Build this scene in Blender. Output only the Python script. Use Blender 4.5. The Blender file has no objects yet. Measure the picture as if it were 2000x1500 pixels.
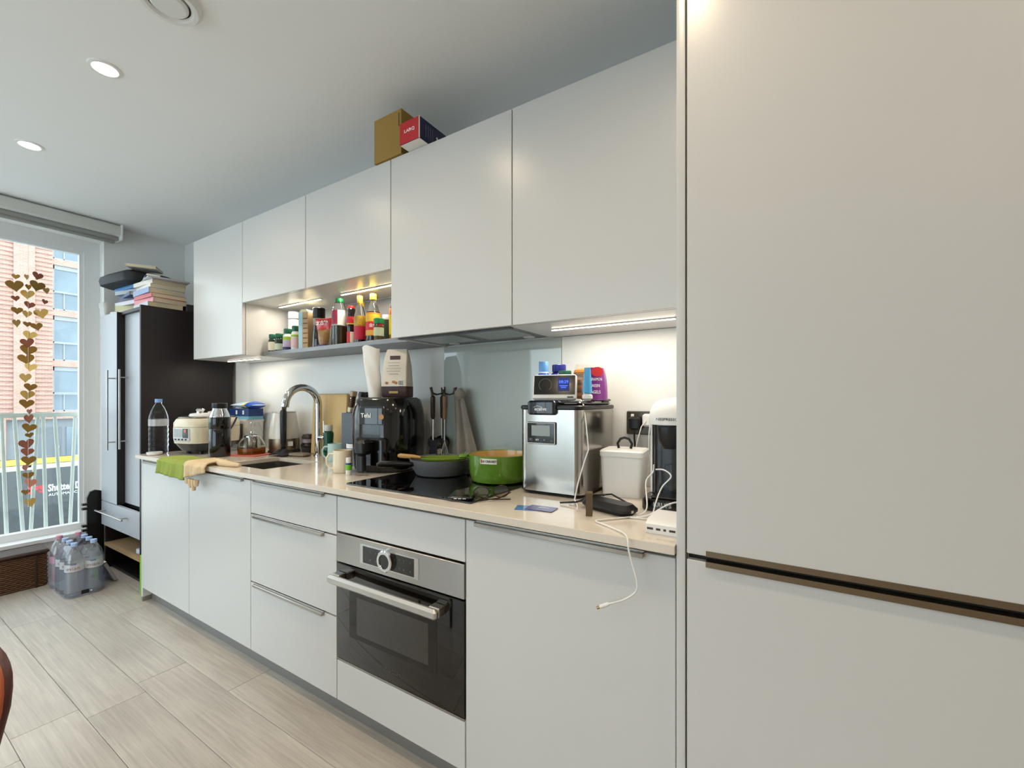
import bpy, bmesh, math, random
from mathutils import Vector, Matrix
random.seed(7)
PI = math.pi
scene = bpy.context.scene
col = scene.collection

# ------------------------------------------------------------------ camera
FPX = 850.0                                   # focal length in pixels of a 2000 px wide frame
EYE = 1.184
cam_data = bpy.data.cameras.new('camera')
cam_data.sensor_fit = 'HORIZONTAL'
cam_data.sensor_width = 36.0
cam_data.lens = FPX / 2000.0 * 36.0
cam_data.shift_y = 32.0 / 2000.0
cam_data.clip_start = 0.02
cam_data.clip_end = 300
cam = bpy.data.objects.new('camera', cam_data)
cam.location = (0, 0, EYE)
cam.rotation_euler = (PI / 2, 0, math.radians(32))
col.objects.link(cam)
scene.camera = cam

# ------------------------------------------------------------------ world / light / exposure
world = bpy.data.worlds.new('overcast_sky')
scene.world = world
world.use_nodes = True
bg = world.node_tree.nodes['Background']
bg.inputs['Color'].default_value = (0.80, 0.90, 1.0, 1)
bg.inputs['Strength'].default_value = 3.3
DOWNLIGHT_W = 19.0
vs = scene.view_settings
vs.view_transform = 'Standard'
vs.look = 'None'
vs.gamma = 1.0
vs.use_curve_mapping = False
vs.exposure = 0.46


# ------------------------------------------------------------------ helpers: colour and materials
def lin(c):
    if isinstance(c, str):
        c = c.lstrip('#')
        c = tuple(int(c[i:i + 2], 16) / 255 for i in (0, 2, 4))
    return tuple((v / 12.92 if v <= 0.04045 else ((v + 0.055) / 1.055) ** 2.4) for v in c) + (1,)


MATS = {}


def mat(name, colour='#cccccc', rough=0.5, metal=0.0, spec=0.5, trans=0.0, ior=1.45, alpha=1.0, coat=0.0,
        vary=None, bump=None, emit=None, stretch=None, colour2=None):
    """procedural principled material; vary=(scale, amount) mottles the colour, bump=(scale, strength)"""
    if name in MATS:
        return MATS[name]
    m = bpy.data.materials.new(name)
    m.use_nodes = True
    nt = m.node_tree
    p = nt.nodes['Principled BSDF']
    p.inputs['Base Color'].default_value = lin(colour)
    p.inputs['Roughness'].default_value = rough
    p.inputs['Metallic'].default_value = metal
    p.inputs['Specular IOR Level'].default_value = spec
    p.inputs['Transmission Weight'].default_value = trans
    p.inputs['IOR'].default_value = ior
    p.inputs['Alpha'].default_value = alpha
    p.inputs['Coat Weight'].default_value = coat
    if emit:
        p.inputs['Emission Color'].default_value = lin(emit[0])
        p.inputs['Emission Strength'].default_value = emit[1]
    tc = mp = None
    if vary or bump:
        tc = nt.nodes.new('ShaderNodeTexCoord')
        mp = nt.nodes.new('ShaderNodeMapping')
        mp.inputs['Scale'].default_value = stretch or (1, 1, 1)
        nt.links.new(tc.outputs['Object'], mp.inputs['Vector'])
    if vary:
        n = nt.nodes.new('ShaderNodeTexNoise')
        n.inputs['Scale'].default_value = vary[0]
        n.inputs['Detail'].default_value = 4
        nt.links.new(mp.outputs['Vector'], n.inputs['Vector'])
        mx = nt.nodes.new('ShaderNodeMix')
        mx.data_type = 'RGBA'
        c = lin(colour)
        c2 = lin(colour2) if colour2 else tuple(max(0, v * (1 - vary[1])) for v in c[:3]) + (1,)
        mx.inputs[6].default_value = c
        mx.inputs[7].default_value = c2
        nt.links.new(n.outputs['Fac'], mx.inputs[0])
        nt.links.new(mx.outputs[2], p.inputs['Base Color'])
    if bump:
        n2 = nt.nodes.new('ShaderNodeTexNoise')
        n2.inputs['Scale'].default_value = bump[0]
        n2.inputs['Detail'].default_value = 3
        nt.links.new(mp.outputs['Vector'], n2.inputs['Vector'])
        b = nt.nodes.new('ShaderNodeBump')
        b.inputs['Strength'].default_value = bump[1]
        b.inputs['Distance'].default_value = 0.004
        nt.links.new(n2.outputs['Fac'], b.inputs['Height'])
        nt.links.new(b.outputs['Normal'], p.inputs['Normal'])
    MATS[name] = m
    return m


def thin_glass(name, tint='#ffffff', gloss=0.07, haze=0.0):
    """flat pane or film: mostly see-through with a little reflection and a little milky haze"""
    if name in MATS:
        return MATS[name]
    m = bpy.data.materials.new(name)
    m.use_nodes = True
    nt = m.node_tree
    nt.nodes.remove(nt.nodes['Principled BSDF'])
    out = nt.nodes['Material Output']
    t = nt.nodes.new('ShaderNodeBsdfTransparent')
    t.inputs['Color'].default_value = lin(tint)
    g = nt.nodes.new('ShaderNodeBsdfGlossy')
    g.inputs['Roughness'].default_value = 0.03
    d = nt.nodes.new('ShaderNodeBsdfDiffuse')
    d.inputs['Color'].default_value = (0.85, 0.88, 0.92, 1)
    a = nt.nodes.new('ShaderNodeMixShader')
    a.inputs[0].default_value = gloss
    b = nt.nodes.new('ShaderNodeMixShader')
    b.inputs[0].default_value = haze
    nt.links.new(t.outputs[0], a.inputs[1])
    nt.links.new(g.outputs[0], a.inputs[2])
    nt.links.new(a.outputs[0], b.inputs[1])
    nt.links.new(d.outputs[0], b.inputs[2])
    nt.links.new(b.outputs[0], out.inputs[0])
    MATS[name] = m
    return m


# ------------------------------------------------------------------ helpers: mesh building
def rrect(x0, x1, y0, y1, r, n=3):
    r = max(1e-5, min(r, (x1 - x0) / 2 - 1e-5, (y1 - y0) / 2 - 1e-5))
    pts = []
    for cx, cy, a0 in ((x1 - r, y0 + r, -PI / 2), (x1 - r, y1 - r, 0), (x0 + r, y1 - r, PI / 2), (x0 + r, y0 + r, PI)):
        for i in range(n + 1):
            a = a0 + PI / 2 * i / n
            pts.append((cx + r * math.cos(a), cy + r * math.sin(a)))
    return pts


class MB:
    def __init__(self):
        self.v = []
        self.f = []

    def add(self, vs, fs):
        o = len(self.v)
        self.v += [tuple(p) for p in vs]
        self.f += [tuple(i + o for i in f) for f in fs]
        return self

    def box(self, x0, x1, y0, y1, z0, z1):
        vs = [(x, y, z) for z in (z0, z1) for (x, y) in ((x0, y0), (x1, y0), (x1, y1), (x0, y1))]
        return self.add(vs, [(3, 2, 1, 0), (4, 5, 6, 7), (0, 1, 5, 4), (1, 2, 6, 5), (2, 3, 7, 6), (3, 0, 4, 7)])

    def loft(self, rings, cap0=True, cap1=True, closed=True):
        n = len(rings[0])
        o = len(self.v)
        for r in rings:
            self.v += [tuple(p) for p in r]
        for i in range(len(rings) - 1):
            for j in range(n if closed else n - 1):
                k = (j + 1) % n
                self.f.append((o + i * n + j, o + i * n + k, o + (i + 1) * n + k, o + (i + 1) * n + j))
        if cap0:
            self.f.append(tuple(o + j for j in reversed(range(n))))
        if cap1:
            self.f.append(tuple(o + (len(rings) - 1) * n + j for j in range(n)))
        return self

    def rbox(self, x0, x1, y0, y1, z0, z1, r=0.004, ch=None, n=3):
        ch = min(r, (z1 - z0) / 2.01) if ch is None else ch
        a = rrect(x0, x1, y0, y1, r, n)
        cx, cy = (x0 + x1) / 2, (y0 + y1) / 2
        sx = 1 - 2 * ch / (x1 - x0)
        sy = 1 - 2 * ch / (y1 - y0)
        i = [(cx + (x - cx) * sx, cy + (y - cy) * sy) for x, y in a]
        return self.loft([[(x, y, z0) for x, y in i], [(x, y, z0 + ch) for x, y in a],
                          [(x, y, z1 - ch) for x, y in a], [(x, y, z1) for x, y in i]])

    def lathe(self, prof, seg=28, c=(0, 0, 0), sx=1.0, sy=1.0, cap0=True, cap1=True, a0=0.0, a1=2 * PI):
        full = abs(a1 - a0 - 2 * PI) < 1e-6
        rings = []
        for r, z in prof:
            rings.append([(c[0] + sx * r * math.cos(a0 + (a1 - a0) * j / (seg if full else seg - 1)),
                           c[1] + sy * r * math.sin(a0 + (a1 - a0) * j / (seg if full else seg - 1)), c[2] + z) for j in range(seg)])
        return self.loft(rings, cap0, cap1, full)

    def tube(self, pts, rad, seg=8, caps=True):
        pts = [Vector(p) for p in pts]
        n = len(pts)
        rads = rad if isinstance(rad, (list, tuple)) else [rad] * n
        rings = []
        t0 = (pts[1] - pts[0]).normalized()
        up = Vector((0, 0, 1)) if abs(t0.z) < 0.9 else Vector((1, 0, 0))
        nrm = t0.cross(up).normalized()
        for i in range(n):
            t = (pts[min(i + 1, n - 1)] - pts[max(i - 1, 0)]).normalized()
            nrm = (nrm - t * nrm.dot(t)).normalized()
            b = t.cross(nrm)
            rings.append([pts[i] + (nrm * math.cos(2 * PI * j / seg) + b * math.sin(2 * PI * j / seg)) * rads[i] for j in range(seg)])
        return self.loft(rings, caps, caps)

    def prism(self, poly, d0, d1, axis='z'):
        """extrude a 2D outline: axis z -> (x,y); axis y -> (x,z); axis x -> (y,z)"""
        def P(u, w, d):
            return (u, w, d) if axis == 'z' else ((u, d, w) if axis == 'y' else (d, u, w))
        return self.loft([[P(u, w, d0) for u, w in poly], [P(u, w, d1) for u, w in poly]])

    def grid(self, fn, nu, nv):
        o = len(self.v)
        for i in range(nu + 1):
            for j in range(nv + 1):
                self.v.append(tuple(fn(i / nu, j / nv)))
        for i in range(nu):
            for j in range(nv):
                a = o + i * (nv + 1) + j
                self.f.append((a, a + nv + 1, a + nv + 2, a + 1))
        return self

    def xf(self, M):
        self.v = [tuple(M @ Vector(p)) for p in self.v]
        return self

    def mesh(self, name, smooth=True):
        me = bpy.data.meshes.new(name)
        me.from_pydata(self.v, [], self.f)
        bm = bmesh.new()
        bm.from_mesh(me)
        bmesh.ops.recalc_face_normals(bm, faces=bm.faces)
        bm.to_mesh(me)
        bm.free()
        if smooth and len(me.polygons):
            me.polygons.foreach_set('use_smooth', [True] * len(me.polygons))
            me.set_sharp_from_angle(angle=math.radians(33))
        return me

    def build(self, name, material, parent=None, solid=0.0, smooth=True):
        me = self.mesh(name, smooth)
        me.materials.append(material)
        o = bpy.data.objects.new(name, me)
        col.objects.link(o)
        if parent:
            o.parent = parent
        if solid:
            s = o.modifiers.new('thickness', 'SOLIDIFY')
            s.thickness = solid
            s.offset = 0
        return o


def tag(o, label=None, cat=None, group=None, kind=None):
    if label:
        o['label'] = label
    if cat:
        o['category'] = cat
    if group:
        o['group'] = group
    if kind:
        o['kind'] = kind
    return o


def thing(name, loc, label, cat, rz=0.0, group=None):
    o = bpy.data.objects.new(name, None)
    o.empty_display_size = 0.05
    o.location = loc
    o.rotation_euler = (0, 0, rz)
    col.objects.link(o)
    return tag(o, label, cat, group)


def frame(o, r, u):
    """matrix whose x axis is r, y axis is u, placed at o"""
    r = Vector(r).normalized()
    u = Vector(u)
    u = (u - r * u.dot(r)).normalized()
    n = r.cross(u)
    return Matrix(((r.x, u.x, n.x, o[0]), (r.y, u.y, n.y, o[1]), (r.z, u.z, n.z, o[2]), (0, 0, 0, 1)))


def text(s, size, material, parent, o=(0, 0, 0), r=(1, 0, 0), u=(0, 0, 1), ext=0.0004, name='lettering', align='CENTER',
         cyl=None, sx=1.0, bold=0.0):
    """flat lettering as a mesh; cyl=(radius, centre_angle) wraps it round a vertical cylinder at the local origin (o gives z)"""
    c = bpy.data.curves.new('lettering', 'FONT')
    c.body = s
    c.size = size
    c.align_x = align
    c.align_y = 'CENTER'
    c.extrude = ext
    c.offset = bold
    c.resolution_u = 2
    t = bpy.data.objects.new('lettering_source', c)
    col.objects.link(t)
    bpy.context.view_layer.update()
    me = bpy.data.meshes.new_from_object(t.evaluated_get(bpy.context.evaluated_depsgraph_get()))
    bpy.data.objects.remove(t)
    if cyl:
        R, a = cyl
        for v in me.vertices:
            th = a + v.co.x * sx / R
            rr = R + v.co.z + 0.0006
            v.co = Vector((rr * math.cos(th), rr * math.sin(th), o[2] + v.co.y))
    else:
        M = frame(o, r, u)
        for v in me.vertices:
            v.co = M @ Vector((v.co.x * sx, v.co.y, v.co.z))
    me.materials.clear()
    me.materials.append(material)
    ob = bpy.data.objects.new(name, me)
    col.objects.link(ob)
    ob.parent = parent
    return ob


# ------------------------------------------------------------------ common materials
WHITE_LAM = mat('white_laminate', '#cfcfce', 0.28, vary=(3, 0.03))
CARCASS = mat('carcass_white', '#cfcdc8', 0.5, vary=(4, 0.04))
GAP = mat('shadow_gap_dark', '#2a2826', 0.7, vary=(5, 0.1))  # dark colour standing in for shade inside narrow gaps
WALL = mat('wall_paint', '#e8e8e6', 0.65, vary=(1.5, 0.03), bump=(180, 0.03))
CEIL = mat('ceiling_paint', '#f3f3f2', 0.8, vary=(0.8, 0.02))
STEEL = mat('brushed_steel', '#b9b7b3', 0.28, metal=1.0, vary=(30, 0.12), stretch=(1, 1, 14))
ALU = mat('aluminium_profile', '#b4b0aa', 0.32, metal=1.0, vary=(20, 0.06), stretch=(8, 1, 1))
CHROME = mat('chrome', '#d0d0d0', 0.08, metal=1.0, vary=(3, 0.03))
BLACKP = mat('black_plastic', '#111113', 0.35, vary=(12, 0.15))
BLACKG = mat('black_gloss_plastic', '#0c0c0e', 0.12, coat=0.4, vary=(9, 0.15))
WHITEP = mat('white_plastic', '#e6e6e4', 0.35, vary=(6, 0.03))
WHITE_INK = mat('white_ink', '#f0f0f0', 0.5, vary=(8, 0.03))
BLACK_INK = mat('black_ink', '#1a1a1a', 0.5, vary=(8, 0.1))
RED_INK = mat('red_ink', '#c0262c', 0.5, vary=(8, 0.1))
PAPER = mat('paper', '#e9e6de', 0.7, vary=(20, 0.05))
PAGES = mat('page_edges', '#d8cba8', 0.8, vary=(60, 0.12), stretch=(1, 1, 12))
DARKWOOD = mat('black_brown_board', '#1c1517', 0.45, vary=(5, 0.25))
GREYDOOR = mat('grey_door_foil', '#aeb0b6', 0.42, metal=0.25, vary=(60, 0.08), stretch=(6, 6, 0.3))
LED = mat('led_diffuser', '#fff4e0', 0.4, emit=('#fff0d8', 14.0), vary=(4, 0.02))
CLEAR = mat('clear_plastic', '#f4f8fb', 0.04, trans=1.0, ior=1.25, vary=(5, 0.02))
GLASSY = mat('clear_glass', '#f6f8f6', 0.02, trans=1.0, ior=1.3, vary=(5, 0.02))

# ------------------------------------------------------------------ room shell
WX, WY, CZ = -4.217, 1.625, 2.468             # window wall, kitchen wall, ceiling
RX, RY = 2.3, -2.6                            # far side of the room behind the camera


def struct(name, mb, m, parent=None, label=None):
    o = mb.build(name, m, parent)
    if not parent:
        tag(o, label, None, None, 'structure')
    return o


FLOOR_BASE = mat('floor_underlay', '#6f675c', 0.8, vary=(4, 0.1))
floor = struct('floor', MB().box(WX - 0.3, RX, RY, WY + 0.02, -0.12, -0.012), FLOOR_BASE, label='pale grey oak plank floor')
ceiling = struct('ceiling', MB().box(WX - 0.3, RX, RY, WY + 0.1, CZ, CZ + 0.1), CEIL, label='plain white ceiling')
struct('wall_back', MB().box(WX - 0.3, RX, WY, WY + 0.1, -0.1, CZ), WALL, label='white kitchen wall behind the cabinets')
struct('wall_right', MB().box(RX, RX + 0.1, RY, WY + 0.1, -0.1, CZ), WALL, label='white wall beyond the tall units')
V0, V1, VZ0, VZ1 = -3.4, -0.9, 0.2, 2.3           # unseen opening added behind the camera to let in more daylight
wf = MB().box(WX - 0.3, V0, RY - 0.1, RY, -0.1, CZ).box(V1, RX, RY - 0.1, RY, -0.1, CZ)
wf.box(V0, V1, RY - 0.1, RY, VZ1, CZ).box(V0, V1, RY - 0.1, RY, -0.1, VZ0)
struct('wall_front', wf, WALL, label='white wall opposite the kitchen with an added window out of view')
# window wall with a wide opening from low sill to head
W0, W1, WZ0, WZ1 = -2.3, 1.118, 0.25, 2.345
wl = MB().box(WX - 0.3, WX, W1, WY, -0.1, CZ)
wl.box(WX - 0.3, WX, RY, W0, -0.1, CZ)
wl.box(WX - 0.3, WX, W0, W1, WZ1, CZ)
wl.box(WX - 0.3, WX, W0, W1, -0.1, WZ0)
struct('wall_left', wl, WALL, label='white wall around the tall window')

# floor planks
pm = bpy.data.materials.new('oak_plank')
pm.use_nodes = True
nt = pm.node_tree
P = nt.nodes['Principled BSDF']
P.inputs['Roughness'].default_value = 0.34
tc = nt.nodes.new('ShaderNodeTexCoord')
oi = nt.nodes.new('ShaderNodeObjectInfo')
ad = nt.nodes.new('ShaderNodeVectorMath')
ad.operation = 'MULTIPLY_ADD'
ad.inputs[1].default_value = (1, 1, 1)
sc_ = nt.nodes.new('ShaderNodeVectorMath')
sc_.operation = 'SCALE'
sc_.inputs[0].default_value = (37, 11, 5)
nt.links.new(oi.outputs['Random'], sc_.inputs['Scale'])
nt.links.new(tc.outputs['Object'], ad.inputs[0])
nt.links.new(sc_.outputs[0], ad.inputs[2])
mp = nt.nodes.new('ShaderNodeMapping')
mp.inputs['Scale'].default_value = (1.6, 40, 6)
nt.links.new(ad.outputs[0], mp.inputs['Vector'])
g1 = nt.nodes.new('ShaderNodeTexNoise')
g1.inputs['Scale'].default_value = 2.2
g1.inputs['Detail'].default_value = 7
g1.inputs['Distortion'].default_value = 0.8
nt.links.new(mp.outputs[0], g1.inputs['Vector'])
g2 = nt.nodes.new('ShaderNodeTexNoise')
g2.inputs['Scale'].default_value = 2.5
g2.inputs['Detail'].default_value = 3
nt.links.new(ad.outputs[0], g2.inputs['Vector'])
rp = nt.nodes.new('ShaderNodeValToRGB')
rp.color_ramp.elements[0].position = 0.3
rp.color_ramp.elements[0].color = lin('#aca59c')
rp.color_ramp.elements[1].position = 0.68
rp.color_ramp.elements[1].color = lin('#c4bdb3')
nt.links.new(g1.outputs['Fac'], rp.inputs[0])
mx = nt.nodes.new('ShaderNodeMix')
mx.data_type = 'RGBA'
mx.blend_type = 'MULTIPLY'
mx.inputs[0].default_value = 0.35
r2 = nt.nodes.new('ShaderNodeValToRGB')
r2.color_ramp.elements[0].position = 0.35
r2.color_ramp.elements[0].color = (0.62, 0.6, 0.58, 1)
r2.color_ramp.elements[1].position = 0.6
r2.color_ramp.elements[1].color = (1, 1, 1, 1)
nt.links.new(g2.outputs['Fac'], r2.inputs[0])
nt.links.new(rp.outputs[0], mx.inputs[6])
nt.links.new(r2.outputs[0], mx.inputs[7])
nt.links.new(mx.outputs[2], P.inputs['Base Color'])
bp = nt.nodes.new('ShaderNodeBump')
bp.inputs['Strength'].default_value = 0.12
bp.inputs['Distance'].default_value = 0.002
nt.links.new(g1.outputs['Fac'], bp.inputs['Height'])
nt.links.new(bp.outputs[0], P.inputs['Normal'])
PW, PL = 0.177, 1.2
plank_cache = {}


def plank_mesh(L, W):
    k = (round(L, 3), round(W, 3))
    if k not in plank_cache:
        me = MB().rbox(0.0007, L - 0.0007, 0.0006, W - 0.0006, -0.012, 0.0, 0.0012, 0.0012, 1).mesh('plank', False)
        me.materials.append(pm)
        plank_cache[k] = me
    return plank_cache[k]


known = {-1: -2.29, 0: -2.20, 1: -2.293, 2: -1.918}
row = -18
while True:
    y0 = 0.535 + row * PW
    if y0 >= WY:
        break
    y0c, y1c = max(y0, RY), min(y0 + PW, WY)
    if y1c - y0c > 0.01:
        j = known.get(row, -2.3 + ((row * 0.43) % 1.0) * PL)
        x = j - PL * 3
        while x < RX:
            a, b = max(x, WX), min(x + PL, RX)
            if b - a > 0.02:
                o = bpy.data.objects.new('plank', plank_mesh(b - a, y1c - y0c))
                o.location = (a, y0c, 0)
                col.objects.link(o)
                o.parent = floor
            x += PL
    row += 1

# ------------------------------------------------------------------ window
FRAME = mat('white_window_frame', '#e9ebec', 0.35, vary=(3, 0.02))
PANE = thin_glass('window_glass', '#f6fbfa', 0.05, 0.015)
FX0, FX1 = WX - 0.155, WX - 0.095
win = MB()
win.box(FX0, FX1, W1 - 0.085, W1, WZ0, WZ1)
win.box(FX0, FX1, W0, W0 + 0.085, WZ0, WZ1)
win.box(FX0, FX1, W0 + 0.085, W1 - 0.085, WZ1 - 0.085, WZ1)
win.box(FX0, FX1, W0 + 0.085, W1 - 0.085, WZ0, WZ0 + 0.05)
win.box(FX0, FX1, -0.66, -0.56, WZ0 + 0.05, WZ1 - 0.085)
# inner sash bead
win.box(FX0 + 0.012, FX1 - 0.012, W1 - 0.107, W1 - 0.085, WZ0 + 0.05, WZ1 - 0.085)
win.box(FX0 + 0.012, FX1 - 0.012, -0.56, W1 - 0.107, WZ1 - 0.105, WZ1 - 0.085)
window = struct('window_1', win, FRAME, label='tall white framed window with a low sill')
for a, b in ((-0.56, W1 - 0.107), (W0 + 0.085, -0.66)):
    MB().box(WX - 0.128, WX - 0.122, a, b, WZ0 + 0.05, WZ1 - 0.105).build('pane', PANE, window)
MB().box(FX1, WX + 0.012, W0, W1, WZ0 - 0.02, WZ0 + 0.004).build('sill', FRAME, window)

w2 = MB()  # added window out of view, brightens the ceiling and cabinet fronts
for x in (V0, (V0 + V1) / 2 - 0.03, V1 - 0.06):
    w2.box(x, x + 0.06, RY - 0.08, RY - 0.02, VZ0, VZ1)
w2.box(V0, V1, RY - 0.08, RY - 0.02, VZ1 - 0.06, VZ1).box(V0, V1, RY - 0.08, RY - 0.02, VZ0, VZ0 + 0.06)
added_win = struct('added_window', w2, FRAME, label='unseen white framed window added behind the viewpoint for daylight')
for a, b in ((V0 + 0.06, (V0 + V1) / 2 - 0.03), ((V0 + V1) / 2 + 0.03, V1 - 0.06)):
    MB().box(a, b, RY - 0.053, RY - 0.047, VZ0 + 0.06, VZ1 - 0.06).build('pane', PANE, added_win)

# roller blind under the ceiling
ALU_W = mat('blind_cassette_white', '#cfcfca', 0.4, vary=(3, 0.03))
BLINDF = mat('grey_blind_fabric', '#9a9a96', 0.8, vary=(90, 0.12), bump=(300, 0.1))
rb = thing('roller_blind', (WX + 0.07, -0.5, 2.40), 'grey roller blind rolled up in a slim pale cassette above the window', 'blind')
prof = [(-0.062, 0.062), (0.03, 0.062), (0.045, 0.05), (0.05, 0.02), (0.042, -0.012), (0.03, -0.02), (-0.062, -0.02)]
MB().prism([(y, z) for y, z in prof], -1.75, 1.68, 'y').build('cassette', ALU_W, rb)
MB().lathe([(0.024, -1.72), (0.024, 1.66)], 18).xf(Matrix.Translation((-0.01, 0, -0.03)) @ Matrix.Rotation(-PI / 2, 4, 'X')).build('fabric_roll', BLINDF, rb)
MB().rbox(-0.022, 0.004, -1.72, 1.66, -0.068, -0.05, 0.004).build('bottom_bar', BLINDF, rb)
MB().rbox(-0.065, 0.056, 1.68, 1.692, -0.045, 0.066, 0.003).build('end_cap', WHITEP, rb)

# ------------------------------------------------------------------ outside: railing, street, van, brick building
RAILM = mat('white_railing_paint', '#dfe3dd', 0.4, vary=(6, 0.05))
rail = thing('balcony_railing', (WX - 0.30, 0, 0.16), 'white balcony railing with slanting bars outside the window', 'railing')
MB().box(-0.02, 0.02, -2.4, 1.4, 0.905, 0.935).build('top_rail', RAILM, rail)
MB().box(-0.02, 0.02, -2.4, 1.4, 0.02, 0.045).build('bottom_rail', RAILM, rail)
tops = [(1.30, 0.05), (1.21, -0.05), (1.13, 0.03), (1.034, -0.03), (0.926, 0.04), (0.867, 0.015), (0.839, -0.035), (0.729, 0.043), (0.671, 0.025)]
yy = 0.54
k = 0
while yy > -2.3:
    tops.append((yy, (0.07, -0.05, 0.03, -0.08)[k % 4]))
    yy -= 0.12
    k += 1
for yt, d in tops:
    MB().tube([(0, yt, 0.91), (0, yt + d, 0.035)], 0.0105, 8).build('bar', RAILM, rail)
GROUND_Z = -2.35
ASPH = mat('asphalt', '#a3a3a0', 0.9, vary=(2, 0.2), bump=(60, 0.3))
tag(MB().box(-60, WX - 0.6, -40, 60, GROUND_Z - 0.2, GROUND_Z).build('street', ASPH), 'grey street between the window and the brick building', None, None, 'structure')

# brick building
bm_ = bpy.data.materials.new('red_brick')
bm_.use_nodes = True
nt = bm_.node_tree
P = nt.nodes['Principled BSDF']
P.inputs['Roughness'].default_value = 0.9
tc = nt.nodes.new('ShaderNodeTexCoord')
sp = nt.nodes.new('ShaderNodeSeparateXYZ')
cb = nt.nodes.new('ShaderNodeCombineXYZ')
nt.links.new(tc.outputs['Object'], sp.inputs[0])
nt.links.new(sp.outputs['Y'], cb.inputs['X'])
nt.links.new(sp.outputs['Z'], cb.inputs['Y'])
br = nt.nodes.new('ShaderNodeTexBrick')
br.inputs['Color1'].default_value = lin('#b98a78')
br.inputs['Color2'].default_value = lin('#c59a8a')
br.inputs['Mortar'].default_value = lin('#cdb8ac')
br.inputs['Scale'].default_value = 1.0
br.inputs['Mortar Size'].default_value = 0.008
br.inputs['Brick Width'].default_value = 0.225
br.inputs['Row Height'].default_value = 0.075
nt.links.new(cb.outputs[0], br.inputs['Vector'])
nt.links.new(br.outputs['Color'], P.inputs['Base Color'])
BRICK = bm_
BX = -33.0
bld = thing('brick_building', (BX, 6, GROUND_Z), 'red brick apartment building across the street with stacked grey windows', 'building')
GREYF = mat('grey_window_frame', '#a9adb0', 0.5, vary=(3, 0.05))
DARKGL = mat('far_window_glass', '#8fa0ab', 0.08, spec=0.8, vary=(0.9, 0.55))
BLINDW = mat('far_white_blind', '#e4e8ec', 0.7, vary=(2, 0.05))
# wall with real openings: vertical strips and storey bands (local y, z; facade face at x=0)
wy0, wy1 = 0.70, 2.02                       # window column
TOPZ = 17.0
wz = [(2.95 + 2.72 * k, 5.35 + 2.72 * k) for k in range(5)]
wall = MB()
wall.box(-0.5, 0, -14, -1.15, 0, TOPZ)
wall.box(-0.5, 0, -1.15, -0.75, 2.55, TOPZ)
wall.box(-0.5, 0, -0.75, wy0, 2.55, TOPZ)
wall.box(-0.5, 0, wy1, 16, 2.55, TOPZ)
zprev = 2.55
for a, b in wz:
    wall.box(-0.5, 0, wy0, wy1, zprev, a)
    zprev = b
wall.box(-0.5, 0, wy0, wy1, zprev, TOPZ)
wall.box(-0.5, 0, -1.15, -0.95, 0, 2.55)
wall.box(-0.5, 0, 3.2, 16, 0, 2.55)
wall.build('wall', BRICK, bld)
# pilaster strips and ribbed (projecting course) panels between them
pil = MB()
for a, b in ((-0.72, 0.02),):
    pil.box(0, 0.14, a, b, 2.55, TOPZ)
pil.box(0, 0.14, -6, wy1 + 1.0, 11.85, 12.3)
pil.build('pilaster', BRICK, bld)
rib = MB()
for a, b in ((-3.6, -0.72), (0.02, wy0 - 0.02)):
    z = 2.7
    while z < 11.8:
        rib.box(0, 0.07, a, b, z, z + 0.11)
        z += 0.225
tag(rib.build('brick_rib', BRICK, bld), kind='stuff')
for a, b in wz:
    f = MB()
    f.box(-0.2, -0.1, wy0, wy0 + 0.07, a, b).box(-0.2, -0.1, wy1 - 0.07, wy1, a, b)
    f.box(-0.2, -0.1, wy0, wy1, b - 0.22, b).box(-0.2, -0.1, wy0, wy1, a, a + 0.07).box(-0.2, -0.1, wy0, wy1, a + 0.95, a + 1.02)
    f.box(-0.2, -0.1, wy0 + 0.42, wy0 + 0.47, a, a + 0.95)
    fo = f.build('window', GREYF, bld)
    MB().box(-0.17, -0.15, wy0 + 0.07, wy1 - 0.07, a + 0.07, b - 0.22).build('pane', DARKGL, fo)
    MB().box(0.0, 0.05, wy0, wy1, a + 0.9, a + 0.94).build('guard_rail', GREYF, fo)
MB().box(-0.3, -0.24, wy0 + 0.1, wy1 - 0.1, wz[2][0] + 0.4, wz[2][1] - 0.25).build('blind', BLINDW, bld)
DOORG = mat('grey_street_door', '#8b9094', 0.5, vary=(3, 0.06))
MB().box(-0.35, -0.25, -0.95, 3.2, 0, 2.55).build('shopfront_panel', DOORG, bld)
d_ = MB().box(-0.25, -0.2, 0.1, 1.05, 0, 2.1).build('street_door', mat('street_door_paint', '#787d82', 0.5, vary=(3, 0.05)), bld)
MB().box(-0.2, -0.12, 0.85, 0.97, 0.95, 1.1).build('handle', CHROME, d_)
MB().box(-0.25, -0.18, 1.25, 2.6, 0.1, 2.1).build('shop_pane', DARKGL, bld)

# van with ladder
VANM = mat('dark_van_paint', '#3a3e40', 0.3, coat=0.5, vary=(2, 0.1))
van = thing('delivery_van', (-13, 2.5, GROUND_Z), 'dark delivery van with lettered side parked below the window', 'van')
body = MB()
body.prism([(-3.2, 0.35), (2.6, 0.35), (2.6, 1.1), (2.15, 1.35), (1.75, 2.0), (1.45, 2.12), (-3.2, 2.12)], -1.9, 0.0, 'x')
body.build('body', VANM, van)
for y in (-2.3, 1.6):
    MB().lathe([(0.33, -0.1), (0.35, -0.06), (0.35, 0.06), (0.33, 0.1)], 24).xf(Matrix.Translation((-0.08, y, 0.35)) @ Matrix.Rotation(PI / 2, 4, 'Y')).build('wheel', BLACKP, van)
rk = MB()
for y in (-2.6, -1.4, -0.2, 1.0):
    rk.box(-1.8, -0.1, y, y + 0.05, 2.16, 2.2)
rk.box(-0.15, -0.1, -2.7, 1.2, 2.12, 2.2).box(-1.8, -1.75, -2.7, 1.2, 2.12, 2.2)
rk.build('roof_rack', CHROME, van)
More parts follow.
